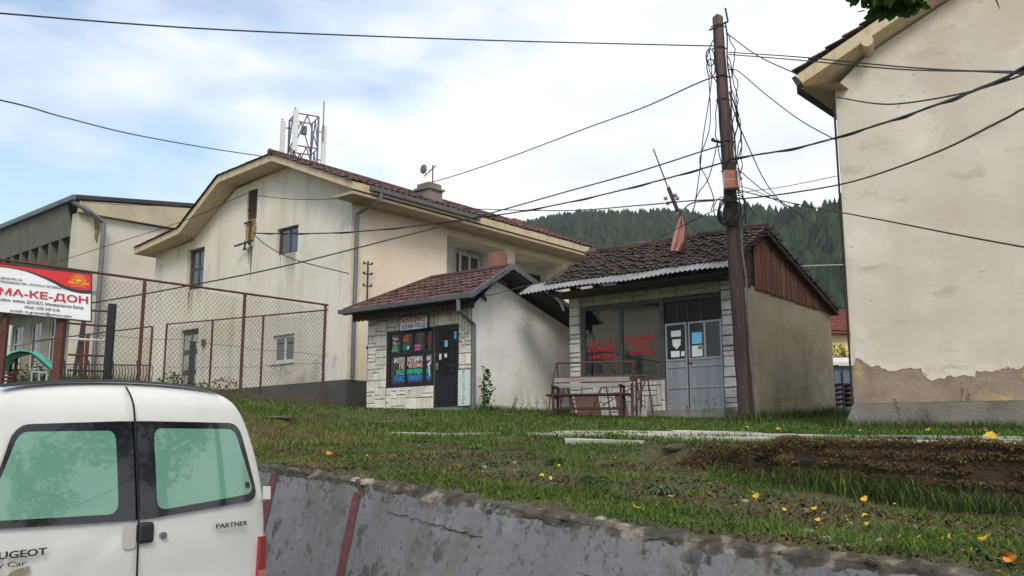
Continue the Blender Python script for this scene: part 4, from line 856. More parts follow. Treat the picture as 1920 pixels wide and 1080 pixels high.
pipe(es, [(-.5,4.62,2.98),(-.3,4.6,2.86),(-.15,4.6,2.68)], .03, 'broken_pipe', M['white_paint'])

# ================================================================ RIGHT HOUSE (big blank gable)
RH = Frame(1605, 803, 17, 112)
rh = thing('gable_house', 'tall cream house at the right with a blank gable wall and crumbling base', 'house', RH.o, RH.rz)
# local x runs right, y back
WT = [(0,6.3),(.6,6.85),(6.6,10.2),(13.2,6.15)]
mb = MB(); n = 60; rb = random.Random(2)
mb.add([(0,0,.43)]+[(13.2,0,.43)]+[(x,0,z) for x,z in reversed(WT)], [tuple(range(6))]); mb.quad((0,0,.43),(0,0,6.15),(2.4,9,6.15),(2.4,9,.43)); mb.quad((13.2,0,.43),(15.6,9,.43),(15.6,9,6.15),(13.2,0,6.15)); mb.quad((2.4,9,.43),(2.4,9,6.15),(15.6,9,6.15),(15.6,9,.43))
mb.build('wall', M['plaster_right'], rh)
M['crumble'] = mat('crumbled_render', (150,132,116), .97, [((122,106,94), 2.2, .42, .66, .8), ((192,162,110), 1.1, .56, .66, .85), ((160,150,138), 9, .58, .7, .7), ((96,82,70), 3.5, .64, .70, .8)], (18, .7, .022))
mb = MB(); top = []; bot = []
for i in range(401):
    x = i*13.2/400; t = float(fbm(x, 0, 1.1, 41)); h = .43+.10+.55*t+.20*(float(fbm(x,3,.22,42))-.3)+.10*(float(fbm(x,5,.06,43))-.5)+.12*(float(fbm(x,5,.5,44))>.56) + .12*max(0, 1-x/1.2); top.append((x,-.004,h)); bot.append((x,-.004,.43))
for i in range(400): mb.quad(bot[i], bot[i+1], top[i+1], top[i])
mb.build('crumbled_band', M['crumble'], rh)
mb = MB(); rb = random.Random(12)    # torn rim of the plaster above the bare band
for i in range(400):
    a, b = top[i], top[i+1]; mb.add([(a[0],-.014,a[2]),(b[0],-.014,b[2]),(b[0],-.001,b[2]+.12),(a[0],-.001,a[2]+.12),(a[0],-.002,a[2]-.01),(b[0],-.002,b[2]-.01)], [(0,1,2,3),(4,5,1,0)])
mb.build('plaster_rim', M['plaster_right'], rh)
mb = MB(); mb.prism([(-.35,-.10,-.35),(-.02,-.10,.41),(13.3,-.10,.41),(13.3,-.10,-.35)], (0,.098,0)); mb.prism([(0,0,-.35),(13.2,0,-.35),(15.6,9.05,-.35),(2.4,9.05,-.35)],(0,0,.775)); mb.build('plinth', M['concrete'], rh)
# verge: stepped tiles over a painted timber eave, ends in a dark sheet
P_ = [(-.62,6.5),(6.6,10.62),(13.95,6.42)]
mb = MB()
for (a,za),(b,zb) in zip(P_[:-1], P_[1:]): mb.prism([(a,-.42,za),(b,-.42,zb),(b,-.42,zb-.23),(a,-.42,za-.23)], (3.3,9.8,0))
mb.build('roof_slab', M['fascia'], rh)
mb = MB(); rd = random.Random(9)
for s0, s1 in (((-.72,6.52),(6.6,10.7)), ((14.05,6.44),(6.6,10.7))):
    for i in range(24):
        t0, t1 = i/24, (i+1.15)/24; xa, xb = s0[0]+(s1[0]-s0[0])*t0, s0[0]+(s1[0]-s0[0])*t1; za, zb = s0[1]+(s1[1]-s0[1])*t0, s0[1]+(s1[1]-s0[1])*t1; mb.cc = rd.uniform(.1,.9)
        mb.prism([(xa,-.47,za+.03),(xb,-.47,zb-.02),(xb,-.47,zb+.005),(xa,-.47,za+.06)], (3.35,10,0))
mb.cc = None; mb.build('roof_tiles', M['tile_dark'], rh)
mb = MB(); mb.prism([(-.73,-.44,6.44),(-.65,-.45,6.47),(-.55,-.45,6.32),(-.64,-.44,6.25)], (.1,.5,-.05)); mb.prism([(-.68,.0,6.44),(-.55,.0,6.44),(2.48,9,6.44),(2.35,9,6.44)],(0.0,.0,-.16)); mb.build('gutter', M['metal_dark'], rh)
mb = MB(); mb.quad((-.6,-.42,6.24),(.1,-.42,6.24),(3.3,9,6.24),(2.5,9,6.24)); mb.build('soffit', M['soffit'], rh)
mb = MB(); mb.tube([(.62,-.50,6.92),(.62,.05,6.92)],.11,10); mb.build('purlin_end', M['fascia'], rh)
mb = MB(); mb.tube([(-.03,-.03,6.0),(-.03,-.03,.4)],.022,6); mb.build('corner_cable', M['wood_dark'], rh)

# ================================================================ CHAIN LINK CAGE
def linkmesh(mb, A, B, za, zb, ha, hb, sp=.1, r=.0035):
    """diagonal wires between plan points A and B, ground heights za zb, top heights ha hb"""
    A, B = Vector(A), Vector(B); L_ = (B-A).length; d = (B-A)/L_
    lo = lambda t: za+(zb-za)*t/L_; hi = lambda t: ha+(hb-ha)*t/L_
    H_ = max(hi(0), hi(L_)) - min(lo(0), lo(L_)); z0 = min(lo(0), lo(L_)) - .01
    for sgn in (1, -1):
        n = int((L_+H_)/sp)+1
        for i in range(n):
            c = -H_ + i*sp if sgn > 0 else i*sp
            ts = np.linspace(0, 1, 2); pts = []
            for t in np.linspace(0, H_, 25):
                u = c + t if sgn > 0 else c - t; z = z0 + t
                if 0 <= u <= L_ and lo(u) <= z <= hi(u): pts.append((A.x+d.x*u, A.y+d.y*u, z))
            if len(pts) > 1:
                q = [Vector(p) for p in pts]; nrm = Vector((-d.y, d.x, 0))*r; up = Vector((0,0,1))*r
                a, b = q[0], q[-1]; mb.add([a-nrm, a+nrm, b+nrm, b-nrm, a-up*1.4, a+up*1.4, b+up*1.4, b-up*1.4], [(0,1,2,3),(4,5,6,7)])
def online(px, A, B):
    """plan point on line AB seen at image column px (image row near 640)"""
    r = ray(px, 640); A2, B2 = Vector((A[0],A[1])), Vector((B[0],B[1])); d = B2-A2
    den = r[0]*d.y - r[1]*d.x; t = (r[1]*A2.x - r[0]*A2.y)/den; p = A2 + d*t; return p, t
def fencerun(parent, A, B, zA, zB, posts, pr=.03, rail=.022, mesh=None, midrail=(), footing=False):
    A, B = Vector(A), Vector(B)
    mb = MB(); mb.tube([(A.x,A.y,zA),(B.x,B.y,zB)], rail, 6); mb.build('top_rail', M['rust'], parent, True)
    for px in posts:
        p, t = online(px, A, B); zt = zA+(zB-zA)*t; mb = MB(); mb.tube([(p.x,p.y,terr1(p.x,p.y)-.2),(p.x,p.y,zt)], pr, 6); mb.build('post', M['rust'], parent, True)
    if mesh:
        a, _ = online(mesh[0], A, B); b, _ = online(mesh[1], A, B); ta, tb = [online(m, A, B)[1] for m in mesh[:2]]
        mb = MB(); linkmesh(mb, a, b, terr1(a.x,a.y)+.05, terr1(b.x,b.y)+.05, zA+(zB-zA)*ta, zA+(zB-zA)*tb, mesh[2] if len(mesh) > 2 else .11); mb.build('chain_link', M['wire'], parent, True)
    for f_ in midrail:
        mb = MB(); n = 24; mb.tube([(A.x+(B.x-A.x)*i/n, A.y+(B.y-A.y)*i/n, terr1(A.x+(B.x-A.x)*i/n, A.y+(B.y-A.y)*i/n)*(1-f_)+(zA+(zB-zA)*i/n)*f_ - .03*math.sin(math.pi*((i*.25)%1))) for i in range(n+1)], .005, 4); mb.build('tension_wire', M['wire'], parent, True)
A = at(-60, 478, 15.6); Bc = at(615, 572, 23); Cc_d = Vector((math.sin(R(-50)), math.cos(R(-50))))
cage = thing('chain_link_fence', 'tall rusty chain link fence with red brown posts around the playground corner', 'fence', (Bc.x, Bc.y, terr1(Bc.x, Bc.y)))
fencerun(cage, A.xy, Bc.xy, A.z, Bc.z, (8, 264, 455, 608), .035, .025, (172, 614, .11), (.5,))
Bp = Bc.xy; Cp, _ = online(310, Bp, Bp + Cc_d*8)
k_ = Cp.y/ray(310, 608)[1]; Cz = EZ + ray(310, 608)[2]*k_
fence2 = thing('chain_link_fence', 'lower inner chain link fence with thin rusty posts in front of the house door', 'fence', (Cp.x, Cp.y, terr1(Cp.x, Cp.y)))
fencerun(fence2, Bp, Cp, Bc.z-.12, Cz, (492, 397, 311), .03, .02, (312, 608, .12), (.45,))
a_, b_ = at(285, 612, 29), at(60, 640, 35)
fence3 = thing('chain_link_fence', 'far inner fence rail and post behind the climbing frame', 'fence', (a_.x, a_.y, terr1(a_.x, a_.y)))
fencerun(fence3, b_.xy, a_.xy, b_.z, a_.z, (284, 162), .035, .022, None)
mb = MB(); n = 18
for i in range(n):   # rough footing under the fence
    t0, t1 = .3+.72*i/n, .3+.72*(i+1)/n; p, q = A.xy.lerp(Bp, t0), A.xy.lerp(Bp, t1); z = at(608,749,23).z*t0 + at(300,745,19).z*(1-t0) - .26 if 0 else (2.98 + (t0-.3)*.05) - .26; nn = Vector(((q-p).y, -(q-p).x)).normalized()*.14
    mb.prism([(p.x+nn.x,p.y+nn.y,z-.9),(q.x+nn.x,q.y+nn.y,z-.9),(q.x+nn.x,q.y+nn.y,z+.26),(p.x+nn.x,p.y+nn.y,z+.26)], (-2*nn.x,-2*nn.y,0))
mb.build('footing', mat('mossy_footing', (92,84,66), .97, [((70,72,40), 2, .45, .65, .8), ((120,110,92), 4, .58, .7, .7)], (14,.9,.04)), cage, True)
# low wrought iron railing far behind
a_, b_ = at(120, 683, 31), at(285, 685, 31); ir = thing('iron_railing', 'low dark iron railing with looped bars behind the climbing frame', 'railing', (a_.x, a_.y, a_.z-.5))
mb = MB(); mb.tube([(a_.x,a_.y,a_.z),(b_.x,b_.y,b_.z)],.02,5); mb.tube([(a_.x,a_.y,a_.z-.55),(b_.x,b_.y,b_.z-.55)],.02,5); mb.build('rails', M['metal_dark'], ir, True)
mb = MB()
for i in range(30): x = a_.x+(b_.x-a_.x)*i/29; mb.tube([(x,31,a_.z+.12 if i % 8 == 0 else a_.z-.04),(x+.05,31,a_.z-.25),(x,31,a_.z-.55)],.03 if i % 8 == 0 else .014,4)
mb.build('bars', M['metal_dark'], ir, True)
p = at(362, 640, 24.5); mb = MB(); mb.box((p.x-.06,p.y-.06,terr1(p.x,p.y)-.2),(p.x+.06,p.y+.06,p.z)); setp(mb.build('steel_post', M['black_paint']), 'single short black post standing in front of the house door', 'post')

# ---------------------------------------------------------------- billboard
TL, TR, BL = at(-4, 494, 15.6), at(171, 514, 16.1), at(-6, 584, 15.65)
UX, VY = TR-TL, TL-BL; UXn, VYn = UX.normalized(), VY.normalized(); NN = UXn.cross(VYn).normalized(); W_, H_ = UX.length, VY.length
bb = thing('billboard', 'company billboard with red wave and big crimson lettering fixed on rusty posts', 'billboard', (BL.x, BL.y, terr1(BL.x, BL.y)))
def bp(u, v, d=0): return BL + UX*u + VY*v + NN*d
mb = MB(); mb.add([bp(0,0,0),bp(1,0,0),bp(1,1,0),bp(0,1,0),bp(0,0,-.05),bp(1,0,-.05),bp(1,1,-.05),bp(0,1,-.05)],[(0,1,2,3),(7,6,5,4),(0,4,5,1),(1,5,6,2),(2,6,7,3),(3,7,4,0)]); mb.build('panel', M['sign_white'], bb, True)
mb = MB(); e = .012
for u0,u1,v0,v1 in ((-.012,1.012,1.0,1.03),(-.012,1.012,-.03,0),(-.012,0,0,1),(1.0,1.012,0,1)): mb.prism([bp(u0,v0,.015),bp(u1,v0,.015),bp(u1,v1,.015),bp(u0,v1,.015)], NN*-.075)
mb.build('frame', M['metal_dark'], bb, True)
curve = [(0,.95),(.1,.945),(.2,.94),(.3,.925),(.4,.885),(.5,.835),(.6,.775),(.7,.70),(.8,.65),(.9,.635),(1,.655)]
dk = [(0,.93),(.1,.93),(.2,.92),(.3,.895),(.4,.845),(.5,.785),(.6,.71),(.7,.62),(.8,.575),(.9,.56),(1,.575)]
cv = curve
mb = MB()
for (a, va), (b, vb) in zip(cv[:-1], cv[1:]): mb.quad(bp(a,va,.003), bp(b,vb,.003), bp(b,.995,.003), bp(a,.995,.003))
mb.build('red_band', M['red'], bb, True); mb = MB()
for (a,va),(b,vb),(c,vc),(d_,vd) in zip(dk[:-1], dk[1:], cv[1:], cv[:-1]): mb.quad(bp(a,va,.003), bp(b,vb,.003), bp(c,vc,.003), bp(d_,vd,.003))
mb.build('dark_band', M['sign_dark'], bb, True)
mb = MB()      # the sun emblem
cx_, cy_ = .865, .81; asp = H_/W_
for i in range(11):
    a = math.pi*(i)/10; ro_, ri = (.17, .07); da = .07
    mb.add([bp(cx_+math.cos(a-da)*ri*asp, cy_+math.sin(a-da)*ri,.006), bp(cx_+math.cos(a+da*.9)*ri*asp*1.0, cy_+math.sin(a+da)*ri,.006), bp(cx_+math.cos(a+.02)*ro_*asp, cy_+math.sin(a+.02)*ro_,.006), bp(cx_+math.cos(a-.02)*ro_*asp, cy_+math.sin(a-.02)*ro_,.006)], [(0,1,2,3)])
mb.add([bp(cx_,cy_,.006)]+[bp(cx_+math.cos(math.pi*i/10)*.05*asp, cy_+math.sin(math.pi*i/10)*.05,.006) for i in range(11)], [tuple(range(12))])
mb.build('sun_emblem', M['yellow'], bb, True)
def bt(s, u, v, h, wd_, m, bold=0): return text(s, bp(u,v,.005), UXn, VYn, h*H_, m, 'lettering', wd_*W_, bold, bb, .006, True)
bt('МА-КЕ-ДОН', .02, .36, .145, .95, M['crimson'], .022); bt('ДРУШТВО ЗА', .03, .685, .045, .23, M['sign_grey']); bt('ПРОИЗВОДСТВО, УСЛУГИ И ТРГОВИЈА', .03, .61, .045, .65, M['sign_grey'])
bt('увоз- извоз ДООЕЛ, Македонски Брод', .03, .235, .06, .89, M['sign_grey'], .008); bt('Моб.: 078 343 018', .29, .125, .06, .37, M['sign_grey'], .008); bt('e-mail: m.grujoski@yahoo.com', .14, .03, .055, .65, M['sign_grey'], .008)
bt('МА-КЕ-ДОН', .755, .745, .05, .22, M['yellow'], .01); bt('Македонски Брод', .79, .695, .025, .15, M['yellow'])
for u, w_ in ((.10,.045),(.69,.065)):
    p = bp(u, .3, -.12); mb = MB(); mb.box((p.x-w_,p.y-w_,terr1(p.x,p.y)-.3),(p.x+w_,p.y+w_,p.z+.3)); mb.build('post', M['rust'], bb, True)

# ---------------------------------------------------------------- playground
cf = thing('climbing_frame', 'playground climbing frame of red and white rungs between a black post and slanted bars', 'climbing frame', (at(210,715,18).x, 18, terr1(at(210,715,18).x, 18)))
p = at(211, 570, 18); g0 = terr1(p.x, 18); mb = MB(); mb.box((p.x-.06,17.94,g0-.3),(p.x+.06,18.06,p.z)); mb.build('post', M['black_paint'], cf, True)
a, b = at(157, 598, 18.4), at(139, 705, 18.2); mb = MB(); mb.tube([a, b], .035, 6); mb.build('slanted_bar', M['metal_dark'], cf, True)
p2 = at(158, 598, 18.8); mb = MB(); mb.tube([(p2.x,18.8,terr1(p2.x,18.8)-.2),(p2.x,18.8,p2.z)], .04, 6); mb.build('post', M['rust'], cf, True)
p3 = at(166, 625, 19.4); mb = MB(); mb.tube([(p3.x,19.4,terr1(p3.x,19.4)-.2),(p3.x,19.4,p3.z)], .03, 6); mb.build('post', M['rust'], cf, True)
for y0, y1, m in ((580,584,'rust'),(606,612,'rust'),(635,639,'white_paint'),(665,668,'rust'),(694,696,'metal_dark')):
    mb = MB(); mb.tube([at(128, y0, 17.9), at(206, y1, 18)], .022, 6); o = mb.build('rung', M[m], cf, True); o['label'] = {'rust':'red iron rung','white_paint':'white rung','metal_dark':'dark bottom rung'}[m]
sl_ = thing('playground_slide', 'small green plastic slide arching up behind the billboard posts', 'slide', (at(60,715,17).x, 17, terr1(at(60,715,17).x, 17)))
cpts = [(12,694),(14,684),(20,672),(32,664),(48,660),(64,662),(80,672),(96,686),(108,696)]
mb = MB()
for (a0,b0),(a1,b1) in zip(cpts[:-1], cpts[1:]):
    for y0_s, y1_s, lift in ((16.8,17.15,0),(16.8,16.83,-5),(17.12,17.15,-5)):
        P, Q = at(a0,b0,17), at(a1,b1,17); dz = .025 if lift == 0 else .06
        mb.prism([(P.x,y0_s,P.z-.03),(Q.x,y0_s,Q.z-.03),(Q.x,y0_s,Q.z-.03+dz),(P.x,y0_s,P.z-.03+dz)],(0,y1_s-y0_s,0))
mb.build('chute', M['slide'], sl_, True)
mb = MB()
for px in (14, 24): P = at(px, 690, 17); mb.tube([(P.x,17.1,terr1(P.x,17.1)-.1),(P.x,17.1,P.z+.25)],.03); 
for k in range(3): P = at(8, 700+k*7, 17); Q = at(26, 700+k*7, 17); mb.tube([P, Q], .02)
mb.build('ladder', M['rust'], sl_, True)
P = at(20, 610, 17.3); mb = MB(); mb.tube([(P.x,17.3,terr1(P.x,17.3)-.1),(P.x,17.3,P.z)],.035,6); setp(mb.build('white_pole', M['white_paint']), 'thin white pole beside the green slide', 'pole')
gf = thing('goal_frame', 'small white metal frame standing in the grass beside the slide', 'frame', (at(75,716,16.8).x, 16.8, terr1(at(75,716,16.8).x, 16.8)))
mb = MB(); q = [at(60,697,16.8), at(74,698,16.8), at(88,699,16.8)]
for v in q: mb.tube([(v.x,16.8,v.z-.22),(v.x,16.8,v.z)],.016,5)
mb.tube([q[0],q[2]],.018,5); mb.tube([q[0]-Vector((0,0,.2)),q[2]-Vector((0,0,.2))],.016,5); mb.tube([q[2],at(106,697,17.2)],.014,5); mb.build('frame_bars', M['white_paint'], gf, True)

# ================================================================ UTILITY POLE AND CABLES
PB, PT = at(1401, 792, 19.6), at(1345, 33, 19.6); PB.z = terr1(PB.x, PB.y) - .2
pole = thing('utility_pole', 'tall leaning weathered wooden utility pole hung with tangled cables', 'pole', (PB.x, PB.y, PB.z + .2))
mb = MB(); n = 26; pp = [PB.lerp(PT, i/n) + Vector((random.uniform(-.008,.008), random.uniform(-.008,.008), 0)) for i in range(n+1)]
mb.tube(pp + [PT + Vector((0,0,.07))], [.165-.05*i/n for i in range(n+1)] + [.04], 14); mb.c = [min(1, .12 + .8*max(0, ((f[0]//14)/n - .42)/.4)) for f in mb.f]; mb.build('shaft', M['bark'], pole, True, smooth=True)
def onpole(py, dx=0, dy=-.2):
    t = (792-py)/759; p = PB.lerp(PT, t); return p + Vector((dx, dy, 0))
mb = MB(); mb.tube([onpole(62,-.22,-.1), onpole(45,.2,-.1)], .022); mb.tube([onpole(45,.2,-.1), at(1360,15,19.5)], .02)
mb.build('top_bracket', M['metal_dark'], pole, True)
for y in (52, 95, 150, 195, 275, 330): mb = MB(); mb.tube([onpole(y,-.16,0), onpole(y,0,-.17), onpole(y,.16,0)], .015, 5); mb.build('clamp', M['metal_dark'], pole, True)
mb = MB()
mb.tube([onpole(278,-.1,-.1), onpole(276,-.3,-.15)], .03); mb.ball(onpole(274,-.32,-.15), .045); mb.build('cable_hook', M['metal_dark'], pole, True); mb = MB(); mb.tube([onpole(345,.1,-.1), onpole(345,.25,-.1)], .025); mb.build('cable_hook', M['metal_dark'], pole, True)
c = onpole(352, -.02, -.28)
mb = MB(); mb.box((c.x-.16,c.y-.08,c.z-.19),(c.x+.16,c.y+.08,c.z+.19)); jb = mb.build('junction_box', M['white_paint'], pole, True)
mb = MB(); mb.box((c.x-.158,c.y-.09,c.z-.188),(c.x+.11,c.y-.081,c.z-.012)); mb.box((c.x-.158,c.y-.09,c.z+.008),(c.x+.11,c.y-.081,c.z+.188)); mb.build('faded_cover', mat('faded_orange_cover', (160,94,72), .6, [((136,78,62), 8, .5, .7, .7)]), jb, True)
mb = MB(); mb.tube([onpole(y, .17+.02*math.sin(y*.05), -.06) for y in range(390, 790, 20)], .022, 5); mb.build('conduit', M['metal_grey'], pole, True)
rd = random.Random(11)
mb = MB()
for k in range(13):      # coils tied to the pole
    cc_ = onpole(400, rd.uniform(-.22,.02), -.22); ra, rb_ = rd.uniform(.14,.24), rd.uniform(.2,.34); ph = rd.uniform(0,6)
    mb.tube([cc_ + Vector((math.cos(t)*ra, .05*math.sin(t*2+k), math.sin(t+ph*.05)*rb_-.08)) for t in np.linspace(0, 6.283, 22)], .011, 4)
for k in range(9):
    y0 = rd.uniform(60,200); y1 = y0 + rd.uniform(80,190); sd_ = rd.choice((-1,-1,1)); o_ = rd.uniform(.14,.30)
    mb.tube([onpole(y0+(y1-y0)*t, sd_*(.13+o_*math.sin(math.pi*t)*rd.uniform(.5,.9)), -.12) for t in np.linspace(0,1,12)], .011, 4)
for y in (115, 135): 
    cc_ = onpole(y, -.24, -.1); mb.tube([cc_ + Vector((math.cos(t)*.09, 0, math.sin(t)*.2)) for t in np.linspace(0, 6.283, 18)], .013, 4)
mb.tube([onpole(60+t*340, -.13+.015*math.sin(t*30), -.13) for t in np.linspace(0,1,24)], .018, 4); mb.tube([onpole(45+t*330, .14+.02*math.sin(t*20), -.1) for t in np.linspace(0,1,24)], .016, 4)
mb.build('cable_tangle', M['cable'], pole, True)
def catrom(P, n=10):
    P = [P[0]*2-P[1]] + P + [P[-1]*2-P[-2]]; out = []
    for i in range(1, len(P)-2):
        for k in range(n):
            t = k/n; a, b, c, d = P[i-1], P[i], P[i+1], P[i+2]
            out.append(.5*((2*b) + (c-a)*t + (2*a-5*b+4*c-d)*t*t + (3*b-a-3*c+d)*t**3))
    return out + [P[-2]]
def cable(pts, r, label, m='cable', twist=0, name='overhead_cable'):
    P = catrom([at(*p) for p in pts]); me = MB(); o = P[0].copy()
    me.tube([p-o for p in P], r, 5)
    if twist:
        me.tube([p-o+Vector((math.cos(i*.8)*.014, 0, math.sin(i*.8)*.018-.01)) for i, p in enumerate(P)], r*.7, 4)
    ob = me.build(name, M[m]); ob.location = o; return setp(ob, label, 'cable', 'overhead cables around the pole')
YP = 19.5
cable([(-2400,-160,5),(-800,-40,9),(-60,20,13),(350,52,15),(700,68,17),(1000,78,18.5),(1328,86,YP),(1348,86.5,19.55)], .014, 'long topmost cable running left from the pole across the whole sky')
cable([(-2400,-280,5),(-800,60,9),(-40,180,14),(120,220,18),(240,250,21),(380,276,24),(498,294,26.4)], .014, 'sagging cable from the left picture edge to the peak of the house roof')
cable([(1352,146,19.6),(1322,150,YP),(1210,200,22),(1100,240,24.5),(960,293,28),(850,330,31),(785,348,33)], .016, 'cable dropping from the pole to the house chimney')
cable([(4200,-700,2.5),(2500,-110,6),(1960,108,8.5),(1880,148,9.5),(1760,195,12),(1640,236,14.5),(1500,276,17.2),(1378,297,19.3),(1345,308,19.4),(1230,340,21),(1100,372,23),(980,396,24),(880,410,25),(760,426,26),(640,436,26.6),(540,438,26.9),(474,437,27.6)], .018, 'thickest twisted black cable sweeping from the top right past the pole to the gable bracket', twist=1)
cable([(4200,-680,2.5),(2500,-95,6),(1960,122,8.5),(1890,150,9.5),(1800,176,11.5),(1700,193,13),(1640,194,13.5),(1568,182,16.4)], .012, 'thin cable from the right house eave joining the thick cable')
cable([(1362,62,YP),(1420,104,18.5),(1492,138,16.6)], .012, 'short cable from the pole top down to the corner of the right house roof')
cable([(1366,98,YP),(1500,107,15.4),(1700,126,13),(1960,140,9),(2600,175,6),(4400,260,3)], .011, 'upper of the two level cables crossing in front of the right gable')
cable([(1366,102,YP),(1490,112,15.4),(1690,130,13),(1960,136,9.2),(2600,170,6.1),(4400,250,3)], .011, 'lower of the two level cables crossing in front of the right gable')
cable([(1364,130,YP),(1385,134,19.2),(1430,172,18.4),(1500,225,17.3),(1570,264,16.6)], .011, 'slack cable from the pole to the edge of the right house wall')
cable([(1360,275,19.6),(1338,277,YP),(1200,321,20.5),(1060,360,21.5),(900,405,22),(720,452,22),(520,502,21),(320,542,20),(165,569,19),(-40,600,18.5)], .016, 'long cable falling from the pole across the house front towards the billboard')
cable([(476,440,27.4),(500,460,27),(545,484,26.5),(600,500,26.2),(655,513,26.6)], .014, 'cable from the gable bracket to the meter pole on the corner')
cable([(4200,-550,2.8),(2500,0,6.2),(1960,188,9),(1880,225,10.5),(1750,288,13),(1600,340,16),(1480,362,18),(1385,373,19.2),(1300,376,20.5),(1200,385,22),(1050,395,27),(860,391,32)], .015, 'second long cable rising right from the box on the pole')
cable([(1380,362,19.3),(1470,350,18.6),(1574,329,16.7)], .008, 'thin pale cable from the pole to the right wall edge', 'cable_grey')
cable([(1378,355,19.3),(1430,368,19),(1500,384,18),(1650,412,15),(1960,470,11),(2600,560,8),(4400,800,5)], .012, 'cable falling to the right across the big gable wall')
cable([(1367,172,19.3),(1380,220,19.5),(1410,290,21),(1441,350,23),(1491,410,27)], .013, 'steep cable dropping from the pole in front of the forest')
cable([(1378,312,19.3),(1430,356,22),(1480,388,26),(1530,425,30)], .012, 'cable from the pole towards the far valley')
cable([(1377,345,19.3),(1430,364,23),(1510,404,30)], .010, 'thin cable beside the valley cable')
cable([(1330,92,19.3),(1334,150,19.2),(1318,260,19.2),(1312,320,19.2),(1302,388,19.3)], .011, 'loose cable hanging beside the pole on its left')
cable([(1329,140,19.3),(1331,235,19.1),(1312,300,19.2),(1325,335,19.2),(1338,372,19.3),(1333,395,19.3)], .011, 'loose looping cable left of the pole box')
cable([(1346,262,19.3),(1330,330,19.2),(1308,365,19.3),(1300,395,19.4)], .011, 'short slack cable left of the pole ending at the roof')
cable([(1371,175,19.3),(1374,260,19.2),(1388,330,19.2),(1396,390,19.2),(1398,420,19.3)], .011, 'loose cable hanging down the right side of the pole')
cable([(1378,300,19.3),(1384,350,19.1),(1400,380,19.1),(1416,404,19.4)], .010, 'loose wire end right of the pole box')
cable([(1344,392,19.4),(1290,418,20.6),(1215,457,21),(1120,500,22),(1060,518,22.5),(980,538,22.6),(890,560,22.6)], .011, 'cable from the pole down over the mossy roof to the copy shop gable')
cable([(1340,376,19.4),(1300,380,19.8),(1282,392,21),(1272,402,21.6)], .015, 'service cable from the pole box to the flag staff')
cable([(484,367,26.8),(560,374,26.8),(650,372,26.8)], .010, 'thin wire strung under the gable beside the attic shutter')
cable([(95,495,37),(220,455,34),(350,412,30),(463,362,27.2)], .012, 'thin cable from the office building to the attic shutter')
cable([(110,380,37.5),(150,378,37.8),(230,384,38),(355,387,40)], .012, 'lightning wire along the office roof edge')
cable([(1440,500,60),(1500,499,60),(1595,496,60)], .05, 'pale bundle of cables in the gap in front of the forest', 'insulator')
cable([(1300,400,60),(1420,440,62),(1595,470,64)], .018, 'faint cable far behind the mossy roof')
cable([(890,548,22.5),(912,540,22.3),(930,520,22.3),(950,507,22.3)], .010, 'thin wire looped over the copy shop gable')
mb = MB()

# ---------------------------------------------------------------- flag staff on the mossy roof
fs = thing('flag_staff', 'rusty leaning staff with a faded red flag on the mossy shop roof', 'flag', at(1291, 484, 21.9))
mb = MB(); mb.tube([at(1291,484,21.9), at(1276,405,21.9), at(1262,372,21.9)], .032, 6); mb.bar(at(1253,352,21.9), at(1275,406,21.9), .14, .06); mb.build('staff_bracket', M['rust'], fs, True)
mb = MB(); mb.tube([at(1225,279,21.9), at(1254,356,21.9)], .018, 6); mb.build('staff', M['metal_grey'], fs, True)
mb = MB(); mb.tube([at(1250,382,21.9), at(1262,378,21.9)], .025)
mb.build('insulator_arm', M['rust'], fs, True)
for p in ((1248,372),(1252,381),(1266,366),(1270,372),(1271,402)): mb = MB(); mb.ball(at(*p,21.85), .05); mb.build('insulator', M['insulator'], fs, True)
mb = MB(); rows_ = 10; L1 = [(1275,403),(1267,428),(1261,450),(1257,470)]; R1 = [(1278,403),(1284,425),(1284,452),(1275,471)]
def lp(L_, t): k = min(2.999, t*3); i = int(k); f_ = k-i; return (L_[i][0]*(1-f_)+L_[i+1][0]*f_, L_[i][1]*(1-f_)+L_[i+1][1]*f_)
G_ = [[at(*(Vector(lp(L1,i/rows_)).lerp(Vector(lp(R1,i/rows_)), j/8)), 21.85+.06*math.sin(j*1.5+i*.25)*min(1, i/2)) for j in range(9)] for i in range(rows_+1)]
for i in range(rows_):
    for j in range(8): mb.quad(G_[i][j], G_[i+1][j], G_[i+1][j+1], G_[i][j+1])
fl = mb.build('flag_cloth', mat('faded_red_cloth', (200,146,130), .9, [((176,108,94), (5,5,.8), .42, .7, .6)]), fs, True)
md = fl.modifiers.new('thickness', 'SOLIDIFY'); md.thickness = .006

# ================================================================ BENCH AND CLUTTER IN FRONT
bo = at(1036, 792, 20.1); bo.z = terr1(bo.x, bo.y); bench = thing('park_bench', 'old bench with grey back slats and dark red seat in front of the derelict shop', 'bench', bo, R(-14))
for z in (.67, .79):
    mb = MB(); mb.box((-.02,.28,z-.045),(1.58,.31,z+.045)); mb.build('back_slat', M['wood_grey'], bench)
mb = MB(); 
for k in range(3): mb.box((-.1,-.22+k*.15,.43),(1.62,-.10+k*.15,.465))
mb.build('seat', M['rust_dark'], bench)
for x in (.06, 1.46):
    mb = MB(); mb.bar((x,.24,-.05),(x,.32,.84),.045,.045); mb.bar((x,-.2,-.05),(x,-.2,.6),.045,.045); mb.bar((x,-.22,.40),(x,.27,.40),.04,.04); mb.build('side_frame', M['rust_dark'], bench)
    mb = MB(); mb.box((x-.035,-.3,.60),(x+.035,.26,.64)); mb.build('armrest', M['rust_dark'], bench)
mb = MB(); mb.tube([(.06,-.2,.16),(1.46,-.2,.14)],.02); mb.tube([(.06,.25,.2),(1.46,.25,.18)],.016); mb.build('stretcher', M['rust_dark'], bench)
